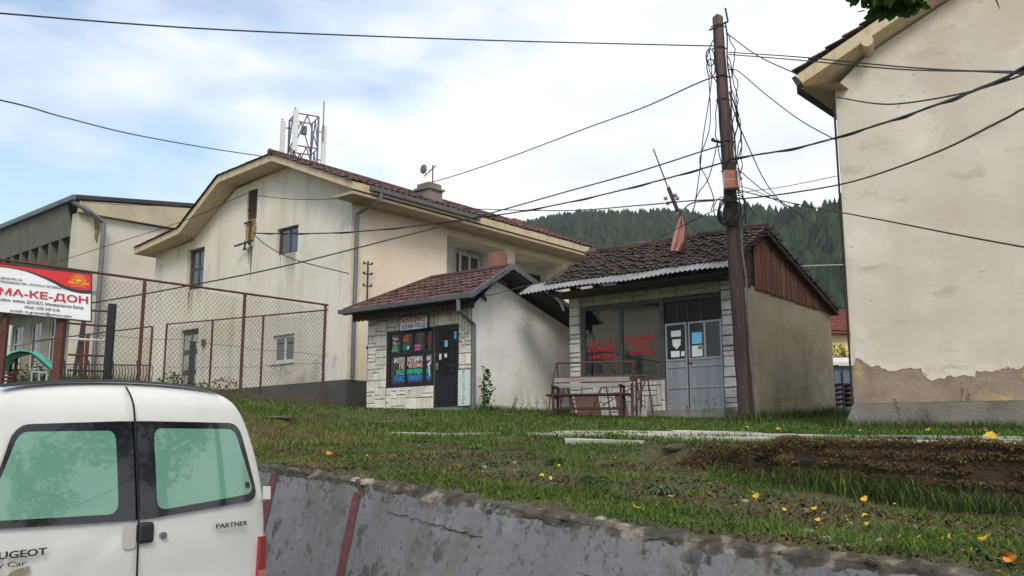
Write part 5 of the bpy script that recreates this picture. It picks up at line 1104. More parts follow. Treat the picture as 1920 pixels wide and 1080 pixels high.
def trestle(px0, py0, px1, py1, Y, legs, label, extra=()):
    a, b = at(px0,py0,Y), at(px1,py1,Y); t = thing('iron_trestle', label, 'trestle', (a.x, Y, terr1(a.x, Y)), group='rusty trestles behind the bench')
    mb = MB(); mb.tube([a,b],.024,6); mb.build('top_bar', M['rust'], t, True)
    for lx0, ly0, dx, dy in legs:
        p = at(lx0, ly0, Y); mb = MB(); mb.tube([p, (p.x+dx, Y+dy, terr1(p.x+dx, Y+dy)-.05)], .018, 6); mb.build('leg', M['rust'], t, True)
    for q in extra: mb = MB(); mb.tube([at(*q[0]), at(*q[1])], .014, 6); mb.build('cross_bar', M['rust'], t, True)
trestle(1043,681,1190,678,21.3, ((1043,681,-.22,-.25),(1044,681,.12,.3),(1186,679,-.05,-.3),(1187,679,.25,.3)), 'taller rusty iron trestle at the left behind the bench', [((1037,711,21.2),(1056,711,21.2)),((1037,711,21.2),(1185,706,21.2))])
trestle(1060,708,1214,705,20.8, ((1060,708,-.16,-.3),(1062,708,.14,.3),(1134,708,-.38,-.3),(1134,708,.16,.3),(1213,706,-.42,-.3),(1214,706,.14,.2)), 'lower rusty iron trestle reaching right past the bench', [((1130,760,20.6),(1212,710,20.8))])
def leanboard(px0, px1, py0, py1, Y, label, m, th_=.02):
    a, b = at(px0,py0,Y), at(px1,py0,Y); z0 = terr1(a.x, Y-.15); mb = MB()
    mb.prism([(a.x-.0,Y+.1,a.z),(b.x,Y+.1,b.z),(b.x+.06,Y-.15,z0),(a.x+.08,Y-.15,z0)],(0,th_,0)); o = mb.build('leaning_board', M[m]); return setp(o, label, 'board')
leanboard(1076,1122,738,785,21.2,'wide brown hardboard sheet leaning behind the bench','brown_board'); leanboard(1152,1172,735,785,21.2,'narrow brown board leaning near the right end of the bench','brown_board'); leanboard(1068,1074,742,785,21.25,'dark reddish board leaning left of the wide brown sheet','wood_red')
pk = thing('plank_bundle', 'bundle of upright grey brown planks leaning on the shop wall by the window', 'planks', (at(1190,785,21.7).x, 21.7, terr1(at(1190,785,21.7).x, 21.7)))
rd = random.Random(2)
for i in range(5):
    a = at(1184+i*4.5, 714+rd.uniform(-4,5), 21.9); b = at(1186+i*4, 786, 21.6); mb = MB(); mb.bar(a, (b.x, 21.6, terr1(b.x,21.6)), .05, .02); mb.build('plank', M['wood_grey'] if i % 2 else M['wood_dark'], pk, True)
a = at(1208, 784, 21.4); mb = MB(); mb.prism([(a.x-.09,21.4,terr1(a.x,21.4)-.02),(a.x+.07,21.4,terr1(a.x,21.4)-.02),(a.x+.05,21.42,terr1(a.x,21.4)+.2),(a.x-.05,21.42,terr1(a.x,21.4)+.22)],(0,.06,0)); setp(mb.build('broken_slab', M['stone_grey']), 'pale broken slab leaning against the stone apron', 'slab')

# ================================================================ BACKGROUND IN THE GAP
D_ = Frame(1545, 700, 70, 75); dh = thing('distant_house', 'far house with faded red roof and cream wall seen in the gap', 'house', D_.o - Vector((0,0,1)), D_.rz)
z_ = lambda py: at(1585, py, 70).z - D_.o.z + 1
mb = MB(); mb.box((-3,0,0),(9,7,z_(626))); mb.build('wall', mat('far_cream_wall', (226,206,164), .9, [((200,176,134), .8, .45, .7, .6)]), dh)
mb = MB(); rz0, rz1 = z_(622), z_(600)+1.4; tiles(mb, (-3.4,-.7,rz0), (12.8,0,0), (0,4.2,rz1-rz0), 40, 12, .06, .05, res=2); mb.prism([(-3.4,-.7,rz0-.04),(9.4,-.7,rz0-.04),(9.4,3.5,rz1-.04),(-3.4,3.5,rz1-.04)],(0,0,-.15)); mb.prism([(-3.4,7.7,rz0-.04),(9.4,7.7,rz0-.04),(9.4,3.5,rz1-.04),(-3.4,3.5,rz1-.04)],(0,0,-.15)); mb.build('roof', M['roof_red'], dh)
xw = 1.55; mb = MB(); mb.box((xw,-.06,z_(680)),(xw+.35,-.003,z_(653))); mb.build('shutter', M['wood_red'], dh)
mb = MB(); mb.box((1.2,2.2,rz1-.8),(1.9,2.9,rz1+.9)); mb.build('chimney', M['brick'], dh)
a, b = at(1560,752,46), at(1612,752,46); mb = MB(); zt = at(1585,686,46).z; zb = terr1(a.x,46)-.5
for i in range(14): x = a.x+(b.x+1.5-a.x)*i/14; dx = (b.x+1.5-a.x)/14; mb.box((x,46-(i%2)*.04,zb),(x+dx-.001,48,zt))
o = mb.build('garden_shed', M['blue_shed']); setp(o, 'blue grey sheet metal shed with a white roof edge in the gap', 'shed')
mb = MB(); mb.prism([(a.x-.2,45.7,zt+.02),(b.x+1.7,45.7,zt+.02),(b.x+1.7,48.3,zt+.5),(a.x-.2,48.3,zt+.5)],(0,0,.14)); q = mb.build('roof_sheet', M['white_paint'], o)
a = at(1568,755,30); st = thing('pallet_stack', 'dark slatted timber pallets stacked behind the derelict shop', 'pallets', (a.x,30,terr1(a.x,30)))
for k in range(5):
    mb = MB(); z = at(1580,758-k*9,30).z
    for j in range(3): mb.box((a.x+j*.02,29.8+j*.25,z),(a.x+.45+.05*(k%2),29.95+j*.25,z+.04))
    mb.box((a.x,29.82,z-.07),(a.x+.06,30.4,z-.003)); mb.box((a.x+.4,29.82,z-.07),(a.x+.46,30.4,z-.003)); mb.build('pallet', M['wood_dark'], st, True)
mb = MB(); mb.tube([(a.x+.08,29.6,a.z-.4),(a.x+.08,29.6,at(1572,698,29.6).z)],.035); mb.build('stake', M['wood_dark'], st, True)

# ================================================================ VAN
van = thing('parked_van', 'white panel van parked by the wall, seen from behind with green tinted rear windows', 'van', (-1.9, 5.0, .17), rot=(0, R(-2.0), R(53)))
van.scale = (1.02, 1, .975)
vm_ = at(269, 965, 5.0); van.location = (vm_.x, vm_.y, vm_.z - 1.13*.975)
M['van'] = mat('white_van_paint', (216,216,210), .28, [((198,196,188), 1.1, .45, .75, .6), ((170,164,150), (2.5,2.5,1.2), .60, .8, .5), ((150,140,122), 30, .68, .74, .6)], None, coat=.6)
M['van_black'] = mat('black_window_surround', (16,16,22), .12, (), None, coat=.5)
M['van_green'] = mat('green_tinted_pane', (98,150,126), .18, [((108,160,136), .8, .4, .7, .6)], None, coat=1.0); M['van_green'].node_tree.nodes['Principled BSDF'].inputs['Coat IOR'].default_value = 1.75
M['plastic'] = mat('black_plastic', (34,34,38), .5); M['seal'] = mat('rubber_seal', (20,20,22), .7)
M['lens'] = mat('red_lamp_lens', (150,16,24), .15, (), None, coat=1); M['lens2'] = mat('pink_lamp_lens', (190,120,116), .2, (), None, coat=1)
M['tyre'] = mat('tyre_rubber', (28,28,28), .85); M['chrome'] = mat('dull_chrome', (150,150,150), .3, (), None, metal=.9)
half = [(0,.32),(.62,.32),(.78,.36),(.85,.5),(.868,.75),(.87,1.0),(.862,1.15),(.835,1.3),(.80,1.43),(.755,1.56),(.71,1.66),(.66,1.735),(.58,1.785),(.44,1.812),(.2,1.826),(0,1.83)]
outl = half + [(-x, z) for x, z in reversed(half[1:-1])]
def yr(x, z):
    q = min(1, abs(x)/.87); return .06*q**7 + .035*q*q + (.105*((z-1.08)/.75)**1.25 if z > 1.08 else 0) + (.10*max(0, (z-1.66)/.17)**2.2 if z > 1.66 else 0)
mb = MB(); n = len(outl); rings = [0, .2, .4, .6, .75, .87, .95, 1.0]; vs = []
cxz = (0, 1.08)
for i, t in enumerate(rings):
    for x, z in outl:
        X, Z = x*t, cxz[1]+(z-cxz[1])*t; crease = -.012*math.exp(-((Z-.93)/.05)**2) + .010*math.exp(-((Z-.80)/.06)**2)
        vs.append((X, yr(X, Z)+(crease if abs(X) < .8 else 0), Z))
L_ = 4.1
def ztop(y): return float(np.interp(y, [0,2.3,3.05,3.25,4.0,4.1], [1.83,1.83,1.12,1.06,.86,.6]))
ysec = [.06,.14,.3,.8,1.5,2.3,2.7,3.05,3.3,3.7,4.0,4.1]
for y in ysec:
    for x, z in outl:
        zt = ztop(y); Z = z if z < .9 else .9+(z-.9)*(zt-.9)/.93; Z = min(Z, zt) ; tap = 1 - (.10*max(0, (y-3.2)/.9)**2); base = yr(x, z) if y < .5 else 0
        vs.append((x*tap, y + (yr(x, z) if y < .35 else 0), Z))
nr = len(rings)+len(ysec)
fs_ = [(i*n+k, (i+1)*n+k, (i+1)*n+(k+1)%n, i*n+(k+1)%n) for i in range(nr-1) for k in range(n)] + [tuple((nr-1)*n+k for k in range(n))]
mb.add(vs, fs_); body = mb.build('body', M['van'], van, smooth=True)
bm_ = body.modifiers.new('soft', 'SUBSURF'); bm_.levels = 1; bm_.render_levels = 2
def off(x, z, d): return (x, yr(x, z) - d, z)
def panel(name, corners, r, d, m, parent, nx=16, nz=14, th_=.0):
    """rounded four cornered pane following the curved rear; corners BL, BR, TR, TL in (x,z)"""
    BL_, BR_, TR_, TL_ = [Vector(c) for c in corners]; mb = MB(); idx = {}
    W, Hh = (BR_-BL_).length, (TL_-BL_).length; ru, rv = r/W, r/Hh
    vs = []
    for j in range(nz+1):
        v = j/nz; v = .5-.5*math.cos(math.pi*v)
        dv = min(v, 1-v); ins = 0 if dv >= rv else ru*(1-math.sqrt(max(0, 1-((rv-dv)/rv)**2)))
        for i in range(nx+1):
            u = ins + (1-2*ins)*i/nx; p = (BL_*(1-u)+BR_*u)*(1-v) + (TL_*(1-u)+TR_*u)*v; vs.append(off(p.x, p.y, d))
    mb.add(vs, [(j*(nx+1)+i, j*(nx+1)+i+1, (j+1)*(nx+1)+i+1, (j+1)*(nx+1)+i) for j in range(nz) for i in range(nx)]); return mb.build(name, m, parent, smooth=True)
# two door leaves, drawn by their gap; black surrounds and panes
mb = MB(); zz = np.linspace(.40, 1.80, 30)
for z0, z1 in zip(zz[:-1], zz[1:]): mb.quad(off(-.006,z0,.022), off(.006,z0,.022), off(.006,z1,.022), off(-.006,z1,.022))
mb.build('door_gap', M['seal'], van)
panel('centre_pillar', [(-.10,1.107),(.10,1.107),(.10,1.613),(-.10,1.613)], .004, .0135, M['van_black'], van, 8, 6)
for s_ in (1, -1):
    c = [(.012,1.105),(.775,1.155),(.655,1.60),(.012,1.615)]; c2 = [(.105,1.145),(.735,1.195),(.62,1.565),(.105,1.575)]
    if s_ < 0: c = [(-c[1][0]+.03,c[1][1]-.03),(-c[0][0],c[0][1]),(-c[3][0],c[3][1]),(-c[2][0]+.07,c[2][1])]; c2 = [(-c2[1][0]+.01,c2[1][1]-.035),(-c2[0][0],c2[0][1]),(-c2[3][0]-.0,c2[3][1]-.01),(-c2[2][0]+.05,c2[2][1])]
    o = panel('rear_window', c, .075, .016, M['van_black'], van); panel('tinted_pane', c2, .05, .019, M['van_green'], o)
    if s_ > 0: panel('sticker', [(.675,1.225),(.708,1.228),(.702,1.262),(.67,1.26)], .004, .0215, M['van_black'], o, 3, 3)
mb = MB(); xx = np.linspace(-.62,.58,26)
for a, b in zip(xx[:-1], xx[1:]): mb.prism([off(a,1.822-.11*abs(a)**2,.03), off(b,1.822-.11*abs(b)**2,.03), off(b,1.836-.11*abs(b)**2,.01), off(a,1.836-.11*abs(a)**2,.01)], (0,.02,.004))
mb.build('roof_seal', M['seal'], van)
mb = MB(); mb.box((.0,-.035,.985),(.085,.012,1.092)); o = mb.build('door_handle', M['plastic'], van); bv = o.modifiers.new('round', 'BEVEL'); bv.width = .018; bv.segments = 3
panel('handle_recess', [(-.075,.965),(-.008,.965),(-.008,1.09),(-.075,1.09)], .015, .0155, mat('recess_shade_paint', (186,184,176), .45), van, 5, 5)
mb = MB(); mb.tube([off(.145,1.015,.0), off(.145,1.015,.022)], .017, 16); mb.tube([off(.145,1.015,.022), off(.145,1.015,.026)], .009, 10); mb.build('door_lock', M['chrome'], van)
for s_ in (1,-1):
    mb = MB(); A_ = []
    for j in range(12):
        z = .52+.42*j/11; x1 = .872 if z < 1 else .86; x0 = .765+.03*j/11; A_.append((z, x0, x1))
    for (z0,a0,b0),(z1,a1,b1) in zip(A_[:-1], A_[1:]):
        q = [off(s_*x, z, .022) for x, z in ((a0,z0),(b0-.02,z0),(b1-.02,z1),(a1,z1))]; side = [(s_*.885, .16, z0),(s_*.885,.16,z1)]
        mb.quad(*(q if s_ > 0 else q[::-1]), mi=1 if 4 <= A_.index((z0,a0,b0)) <= 5 else 0); mb.quad(*( [q[1], side[0], side[1], q[2]] if s_ > 0 else [q[2], side[1], side[0], q[1]]), mi=0)
        mb.quad(*( [(s_*a0, yr(a0,z0)+.02, z0), q[0], q[3], (s_*a1, yr(a1,z1)+.02, z1)]))
    q = [off(s_*x,.94,.022) for x in (.795,.85)]; mb.add([q[0],q[1],(s_*.885,.16,.94),(s_*.80,.16,.94)],[(0,1,2,3)]); mb.build('tail_light', [M['lens'], M['lens2']], van)
    for z in (1.19,.62): mb = MB(); mb.box((s_*.855-.012,.05,z-.04),(s_*.855+.012,.09,z+.035)); mb.build('door_hinge', M['van'], van)
def vt(s, x, z, h, wd_, m, bold=0, d=.02): 
    o = text(s, (x,0,z), (1,0,0), (0,0,1), h, m, 'lettering', wd_, bold, van, .004)
    for v in o.data.vertices: v.co.y += yr(v.co.x, v.co.z) - d
    return o
M['badge'] = mat('dull_badge_lettering', (70,66,62), .4, (), None, metal=.5)
vt('PEUGEOT', -.72, .985, .034, .27, M['badge'], .02); vt('City Car', -.72, .945, .026, .18, M['badge'], 0); vt('PARTNER', .46, 1.018, .027, .22, M['badge'], .01)
panel('scrape_mark', [(-.62,.895),(-.53,.90),(-.51,.945),(-.60,.925)], .012, .0165, mat('bare_scrape', (140,128,108), .8, [((190,184,172), 30, .5, .6, .8)]), van, 5, 4)
mb = MB(); mb.box((-.86,-.07,.28),(.86,.14,.50)); o = mb.build('bumper', M['plastic'], van); bv = o.modifiers.new('round', 'BEVEL'); bv.width = .04; bv.segments = 3
mb = MB(); mb.box((-.26,-.075,.6),(.26,-.03+.0,.61)) ; mb.box((-.26,-.03,.62),(.26,-.016,.73)); mb.build('number_plate', M['sign_white'], van)
for y in (.75, 3.35):
    for s_ in (1,-1):
        mb = MB(); mb.tube([(s_*.70,y,.30),(s_*.875,y,.30)],.30,24); wh = mb.build('wheel', M['tyre'], van); mb = MB(); mb.tube([(s_*.80,y,.30),(s_*.882,y,.30)],.19,16); mb.build('rim', M['chrome'], wh)
for s_ in (1,-1):
    mb = MB(); q = [(s_*.872,2.1,1.12),(s_*.872,2.95,1.12),(s_*.80,2.62,1.48),(s_*.765,2.1,1.60)]; mb.add(q, [(0,1,2,3) if s_ > 0 else (3,2,1,0)]); mb.build('side_window', M['van_black'], van)
    mb = MB(); mb.box((s_*.88-.01,2.9,1.05),(s_*1.02,3.0,1.22)); mb.build('wing_mirror', M['plastic'], van)
mb = MB(); mb.add([(-.66,3.03,1.18),(.66,3.03,1.18),(.60,2.42,1.76),(-.60,2.42,1.76)],[(0,1,2,3)]); mb.build('windscreen', M['van_black'], van)

# ================================================================ VEGETATION
def scatter_grass(name, label, X, Y, hgt, mi, bend=.45, wid=.006, mats=None, lean=None):
    n = len(X); Z = np.concatenate([terr(X[i:i+4000], Y[i:i+4000]) for i in range(0, n, 4000)]) if n else np.zeros(0)
    a = rng.uniform(0, 2*np.pi, n); b = rng.uniform(.15, 1, n)*bend*hgt; ca, sa = np.cos(a), np.sin(a)
    w = wid*rng.uniform(.6, 1.4, n); P = np.stack([X, Y, Z-.01], 1); S = np.stack([-sa*w, ca*w, np.zeros(n)], 1); D = np.stack([ca*b, sa*b, np.zeros(n)], 1)
    up = np.stack([np.zeros(n), np.zeros(n), hgt], 1)
    v = np.stack([P-S, P+S, P+S*.75+D*.3+up*.55, P-S*.75+D*.3+up*.55, P+D+up*.95], 1).reshape(-1, 3)
    k = np.arange(n)*5; f = np.concatenate([np.stack([k,k+1,k+2],1), np.stack([k,k+2,k+3],1), np.stack([k+3,k+2,k+4],1)])
    var = np.tile(rng.uniform(0, 1, n), 3)
    return setp(npmesh(name, v, f, mats or [M['g1'],M['g2'],M['g3'],M['g4']], np.tile(mi, 3), var), label=label, kind='stuff')
def region(n, smin, smax, nmin, nmax):
    s = rng.uniform(smin, smax, n); q = rng.uniform(nmin, nmax, n); return P0.x+WD.x*s+WN.x*q, P0.y+WD.y*s+WN.y*q, s, q
def qedge(X, Y): return Y - edgeY(X)
def slabmask(X, Y):
    q = qedge(X, Y); return ((q > 1.75) & (q < 4.5) & (X > 1.2-(q-1.7)*0)) 
# near bank below the stone wall
X, Y, s, nq = region(420000, -2.5, 9, .06, 9); q = qedge(X, Y)
keep = (q < .0+np.interp(X,[.5,1.9],[1.5,-.1])) & (Y > 3.0); X, Y, s, nq, q = X[keep], Y[keep], s[keep], nq[keep], q[keep]
gp = fbm(X, Y, .75, 51); gp2 = fbm(X, Y, .3, 57); wet = np.clip((X-1.5)/2, 0, 1)
strip = np.exp(-((nq-.75)/.40)**2)*np.interp(s, [0,1,4.2,5,6], [.7,1,1,.5,.25])         # the greener strip just behind the wall lip
gr = gp*.85 - .16*(X > 2)*(q > -1.6)*fbm(X, Y, .9, 59) + strip*.30*(.5+fbm(X, Y, 1.1, 58)) + wet*.06*(nq > .8) + (gp2-.5)*.45 - .02
dens = np.clip((gr-.32)*2.4, .30, 1); keep = (rng.random(len(X)) < dens) & ((nq > .06+.10*gp2))
X, Y, s, nq, gr, gp2 = [k[keep] for k in (X, Y, s, nq, gr, gp2)]
green = gr + rng.normal(0, .07, len(X)) > .50
h = np.where(green, rng.uniform(.02,.07,len(X))*(.6+.9*gp2), rng.uniform(.015,.05,len(X))); backside = np.exp(-((qedge(X,Y)+.45)/.4)**2)*(X > 1.7); h = h*(1+.5*backside)
mi = np.where(green, np.where(rng.random(len(X)) < .25+.65*backside, 1, 0), np.where(rng.random(len(X)) < .30, 3, 2)); mi = np.where(green & (rng.random(len(X)) < .24), 3, mi)  # more dark blades in front of the stone wall: shade put into the colour
scatter_grass('bank_grass', 'short green and dry grass on the bank behind the retaining wall', X, Y, h, mi, 1.2, .0029)
X, Y, s, nq = region(60000, 8.5, 17, .2, 10); q = qedge(X, Y); k = (q < 1.7) & (fbm(X, Y, .5, 91) > .35); X, Y = X[k], Y[k]; gsel = fbm(X, Y, .8, 92)+rng.normal(0,.08,len(X))
scatter_grass('far_bank_grass', 'dry and green grass on the left end of the bank', X, Y, rng.uniform(.02,.10,len(X)), np.where(gsel > .55, 0, np.where(rng.random(len(X)) < .4, 3, 2)), 1.0, .006)
# terrace: grass around the slabs up to the buildings
n = 260000; X = rng.uniform(-11, 9.5, n); Y = rng.uniform(9, 27, n); q = qedge(X, Y); vis = np.abs(X/Y) < .60
fac = lambda fr_: ((X-fr_.o.x)*fr_.x.x + (Y-fr_.o.y)*fr_.x.y, (X-fr_.o.x)*fr_.y.x + (Y-fr_.o.y)*fr_.y.y)
ok = vis & (q > np.interp(X, [.5,1.9], [1.2,.12])) & (q > 0)
for fr_, (xa, xb, ya, yb) in ((C,(-.3,6,-.05,4)),(E_,(-.72,6.5,-.05,5.2)),(H,(-.1,13,-.1,11)),(RH,(-.35,14,-.1,10))):
    lx, ly = fac(fr_); ok &= ~((lx > xa) & (lx < xb) & (ly > ya) & (ly < yb))
sm = slabmask(X, Y); gg = fbm(X, Y, .35, 61)
ok &= ~(sm & (gg < .54)); ok &= ~((q > .45) & (q < .95) & (X > -1.3) & (gg < .55))
X, Y, q, gg = X[ok], Y[ok], q[ok], gg[ok]; g2 = fbm(X, Y, 1.4, 65)
left = np.clip((-X-1)/3, 0, 1); dryz = (q < np.interp(X,[-4,0,3],[1.6,1.0,0])); green = (g2 + rng.normal(0,.1,len(X)) - .28*dryz) > .33
h = np.where(green, rng.uniform(.03,.10,len(X)), rng.uniform(.02,.06,len(X)))*(1-.25*(q > 5))*(.5+gg); mi = np.where(green, np.where(rng.random(len(X)) < .35, 1, np.where(rng.random(len(X)) < .25, 3, 0)), np.where(rng.random(len(X)) < .4, 3, 2))
scatter_grass('terrace_grass', 'green grass on the terrace in front of the shops', X, Y, h, mi, 1.1, .007)
# rank grass along walls, in the playground and under the big gable
bl = []
def linegrass(A, B, n, w, hh): 
    t = rng.random(n); bl.append((A[0]+(B[0]-A[0])*t+rng.normal(0,w,n), A[1]+(B[1]-A[1])*t+rng.normal(0,w,n), hh*rng.uniform(.3,1.1,n)*(.5+fbm(A[0]+(B[0]-A[0])*t, A[1]+(B[1]-A[1])*t, .6, 71))))
linegrass(RH.w(-.4,-.3,0), RH.w(6,-.3,0), 3200, .12, .20); linegrass(C.w(0,-.2,0), C.w(4.4,-.2,0), 2600, .15, .22); linegrass(E_.w(.1,-.2,0), E_.w(5.7,-.3,0), 2600, .14, .30); linegrass(C.w(-.4,0,0), C.w(-.4,3.8,0), 1600, .10, .06); linegrass(E_.w(-.95,-.4,0), E_.w(-1.0,4.6,0), 2200, .2, .09)
linegrass((PB.x,PB.y-.1), (PB.x+.05,PB.y), 500, .2, .25); linegrass((-10.5,19.5),(-8.2,26), 12000, .9, .42); linegrass((-10.5,17),(-8.6,20.5), 6000, .6, .32)
xs_ = rng.uniform(1.9, 7.2, 6500); bl.append((xs_, edgeY(xs_)-rng.uniform(.15,.75,6500), rng.uniform(.08,.34,6500)*(.25+1.3*fbm(xs_, xs_*0, .8, 73))*np.interp(xs_, [2, 3.2], [.5, 1])))
xt_ = rng.uniform(1.6, 7.2, 2500); bl.append((xt_, edgeY(xt_)+rng.uniform(-.03,.5,2500), rng.uniform(.02,.09,2500)))
X, Y, h = [np.concatenate([b[i] for b in bl]) for i in range(3)]
scatter_grass('rank_grass', 'long rank grass along the walls and fences', X, Y, h, np.where(rng.random(len(X)) < .62, 1, np.where(rng.random(len(X)) < .35, 0, 3-(rng.random(len(X)) < .4))).astype(int), 1.1, .005)
# flat matted dry blades between the tufts
X, Y, s, nq = region(230000, -2.5, 16, .08, 10); q = qedge(X, Y); k = (q < 1.8) & (Y > 3) & (fbm(X, Y, .25, 95) > .30); X, Y = X[k], Y[k]; gs = fbm(X, Y, .5, 96)+rng.normal(0,.1,len(X))
scatter_grass('matted_grass', 'matted dry grass and moss lying flat on the bank', X, Y, rng.uniform(.008,.024,len(X)), np.where(gs > .60, 1, np.where(gs > .50, 3, 2)), 3.5, .0032)
# ground litter: small rounded leaves and crumbs hugging the bank
X, Y, s, nq = region(60000, -2.5, 9, .1, 9); q = qedge(X, Y); k = (q < 1.4) & (Y > 3) & (fbm(X, Y, .5, 81) > .40); X, Y = X[k], Y[k]; n = len(X); Z = np.concatenate([terr(X[i:i+4000], Y[i:i+4000]) for i in range(0, n, 4000)])
sz = rng.uniform(.006,.020,n); a = rng.uniform(0,6.28,n); tl = rng.normal(0,.5,(n,2)); e1 = np.stack([np.cos(a),np.sin(a),tl[:,0]],1)*sz[:,None]; e2 = np.stack([-np.sin(a),np.cos(a),tl[:,1]],1)*sz[:,None]*.7; P = np.stack([X,Y,Z+rng.uniform(.004,.03,n)],1)
v = np.stack([P-e1,P+e2,P+e1,P-e2],1).reshape(-1,3); f = np.arange(n*4).reshape(-1,4); gsel = fbm(X,Y,.6,83)
setp(npmesh('ground_cover', v, f, [M['leaf'],M['g3'],M['moss']], np.where(gsel > .55, 0, np.where(rng.random(n) < .35, 1, 2)), rng.random(n)), kind='stuff', label='dead leaves and creeping weeds on the bank')

def leafpatch(mb, c, r, L_, wid_, droop, up, m=None):
    """one arching leaf from c outwards"""
    pass
def rosette(name, label, X, Y, n, L_, w_, m, up=.5, group=None):
    t = thing(name, label, 'weed', (X, Y, terr1(X, Y)), group=group); mb = MB()
    for i in range(n):
        a = 2.4*i + random.uniform(-.2,.2); l = L_*random.uniform(.6,1.1); d = Vector((math.cos(a), math.sin(a), 0)); sd = Vector((-d.y, d.x, 0)); e = random.uniform(.5,1.4)*up; mb.cc = random.uniform(.05,.95); pr = None
        for k in range(6):
            u = k/5; c = d*l*u*(1-.1*u) + Vector((0,0, l*(e*u - (e+.25)*u*u*.9) + .02)); ww = w_*math.sin(math.pi*min(.98, u*.85+.12))*random.uniform(.85,1.1)
            cur = (c - sd*ww + Vector((0,0,.2*ww)), c, c + sd*ww + Vector((0,0,.2*ww)))
            if pr: mb.add([pr[0],pr[1],pr[2],cur[2],cur[1],cur[0]], [(0,1,4,5),(1,2,3,4)])
            pr = cur
    mb.cc = None; mb.build('leaves', m, t); return t
p = at(1115, 893, 8.3); rosette('broadleaf_weed', 'dark green broad leaved weed growing on the bank below the bench', p.x, p.y, 16, .20, .03, M['leaf'], .9)
p = at(1245, 905, 7.7); rosette('broadleaf_weed', 'grey green spiky rosette weed near the end of the stone wall', p.x, p.y, 22, .18, .018, M['leaf2'], .9)
for i, (px, py, Y_, lb) in enumerate([(1400,810,16.5,'leafy clump growing through the slabs left of the pole foot'),(1480,822,12.5,'low green weed on the slab joint under the derelict shop corner'),(1580,824,12,'dense weed tuft on the slabs in front of the big gable edge'),(1700,838,9.6,'small weed at the brink of the mossy wall'),(1150,824,12,'clover clump in front of the bench'),(1040,880,9.5,'green weed clump on the bank left of the broad leaved weed'),(890,835,11,'low clover patch on the brown bank'),(1450,778,20,'weed tuft at the foot of the roughcast wall')]):
    p = at(px, py, Y_); rosette('weed_clump', lb, p.x, p.y, 26, .14+.05*(Y_ > 12), .018, M['leaf'] if i % 2 else M['g1'], 1.1, 'small weeds on the terrace')
def stalks(label, px, py, Y_, n, hgt, m='g3', spread=.12):
    p = at(px, py, Y_); t = thing('seed_stalk', label, 'weed', (p.x, p.y, terr1(p.x, p.y)), group='tall dry weed stalks'); mb = MB(); lf = MB()
    for i in range(n):
        b = Vector((random.uniform(-spread,spread), random.uniform(-spread,spread), 0)); h_ = hgt*random.uniform(.6,1.1); tp = b + Vector((random.uniform(-.12,.12), random.uniform(-.1,.1), h_)); mb.tube([b, b.lerp(tp,.5)+Vector((.01,0,0)), tp], [.004,.003,.002], 4)
        for k in range(14):
            u = random.uniform(.3,1); c = b.lerp(tp, u); d = Vector((random.uniform(-1,1),random.uniform(-1,1),random.uniform(-.2,.8)))*.028; lf.add([c, c+d+Vector((0,0,.008)), c+d*1.5, c+d-Vector((0,0,.008))], [(0,1,2,3)])
    mb.build('stems', M[m], t); lf.build('seed_heads', M[m], t)
stalks('dry stalks at the left below the copy shop side wall', 965, 788, 21.5, 5, .4, 'g3'); stalks('pale stalk in front of the bench left end', 985, 806, 16, 2, .35, 'g4', .03); stalks('tall dark stalks by the big gable plinth', 1815, 803, 16.5, 6, .8, 'g2', .25); stalks('yellow weeds against the big gable plinth', 1720, 803, 16.6, 6, .55, 'g4', .3)
stalks('thin stalks in front of the grey metal doors', 1320, 790, 19.8, 7, .45, 'g3', .35); stalks('dry stalks beside the roughcast wall', 1470, 790, 19, 5, .6, 'g4', .2); stalks('dry stalks near the gap', 1560, 800, 18, 5, .5, 'g4', .2); stalks('dry stalks by the copy shop corner', 1010, 780, 22, 6, .45, 'g3', .3)

def leafcloud(mb, c, rad, n, size, flat=.5, rd_=random):
    c = Vector(c)
    for i in range(n):
        u = Vector((rd_.gauss(0,1), rd_.gauss(0,1), rd_.gauss(0,1))).normalized()*(rd_.random()**.4); p = c + Vector((u.x*rad[0], u.y*rad[1], u.z*rad[2]))
        d = Vector((rd_.gauss(0,1), rd_.gauss(0,1), rd_.gauss(-.4,.6))).normalized(); sd = d.cross(Vector((rd_.gauss(0,.4), rd_.gauss(0,.4), 1))).normalized(); s_ = size*rd_.uniform(.6,1.25); mb.cc = rd_.uniform(.02,.98)
        mb.add([p, p+d*s_*.35+sd*s_*.42, p+d*s_*.75+sd*s_*.36, p+d*s_*1.05, p+d*s_*.75-sd*s_*.36, p+d*s_*.35-sd*s_*.42], [(0,1,2,3),(0,3,4,5)])
    mb.cc = None
# climbing plant by the downpipe of the copy shop
bo = C.w(.05, -.32, 0); bo.z = terr1(bo.x, bo.y); bush = thing('shrub', 'slim green shrub growing at the copy shop corner beside the downpipe', 'shrub', bo)
mb = MB()
for i in range(3): mb.tube([(.02*i,0,-.05),(.03*i-.02,.02,.5),(.05-.04*i,0,.98+.05*i)], [.012,.009,.005], 5)
mb.build('stem', M['trunk'], bush); mb = MB()
for z, r0, n in ((.95,.09,26),(.75,.16,50),(.52,.20,60),(.3,.18,46)): leafcloud(mb, (.08,0,z), (r0,r0,.15), n, .085)
mb.build('foliage', M['leaf'], bush)
p = at(1567, 665, 55); yb = thing('shrub', 'yellow leaved bush glimpsed in the gap beside the far house', 'shrub', (p.x, 55, p.z-1.6)); mb = MB(); mb.tube([(0,0,-.5),(0,0,1.2)],.06); mb.build('stem', M['trunk'], yb); mb = MB(); leafcloud(mb, (0,0,1.4), (.7,.7,1.1), 500, .16); mb.build('foliage', M['bush_y'], yb)
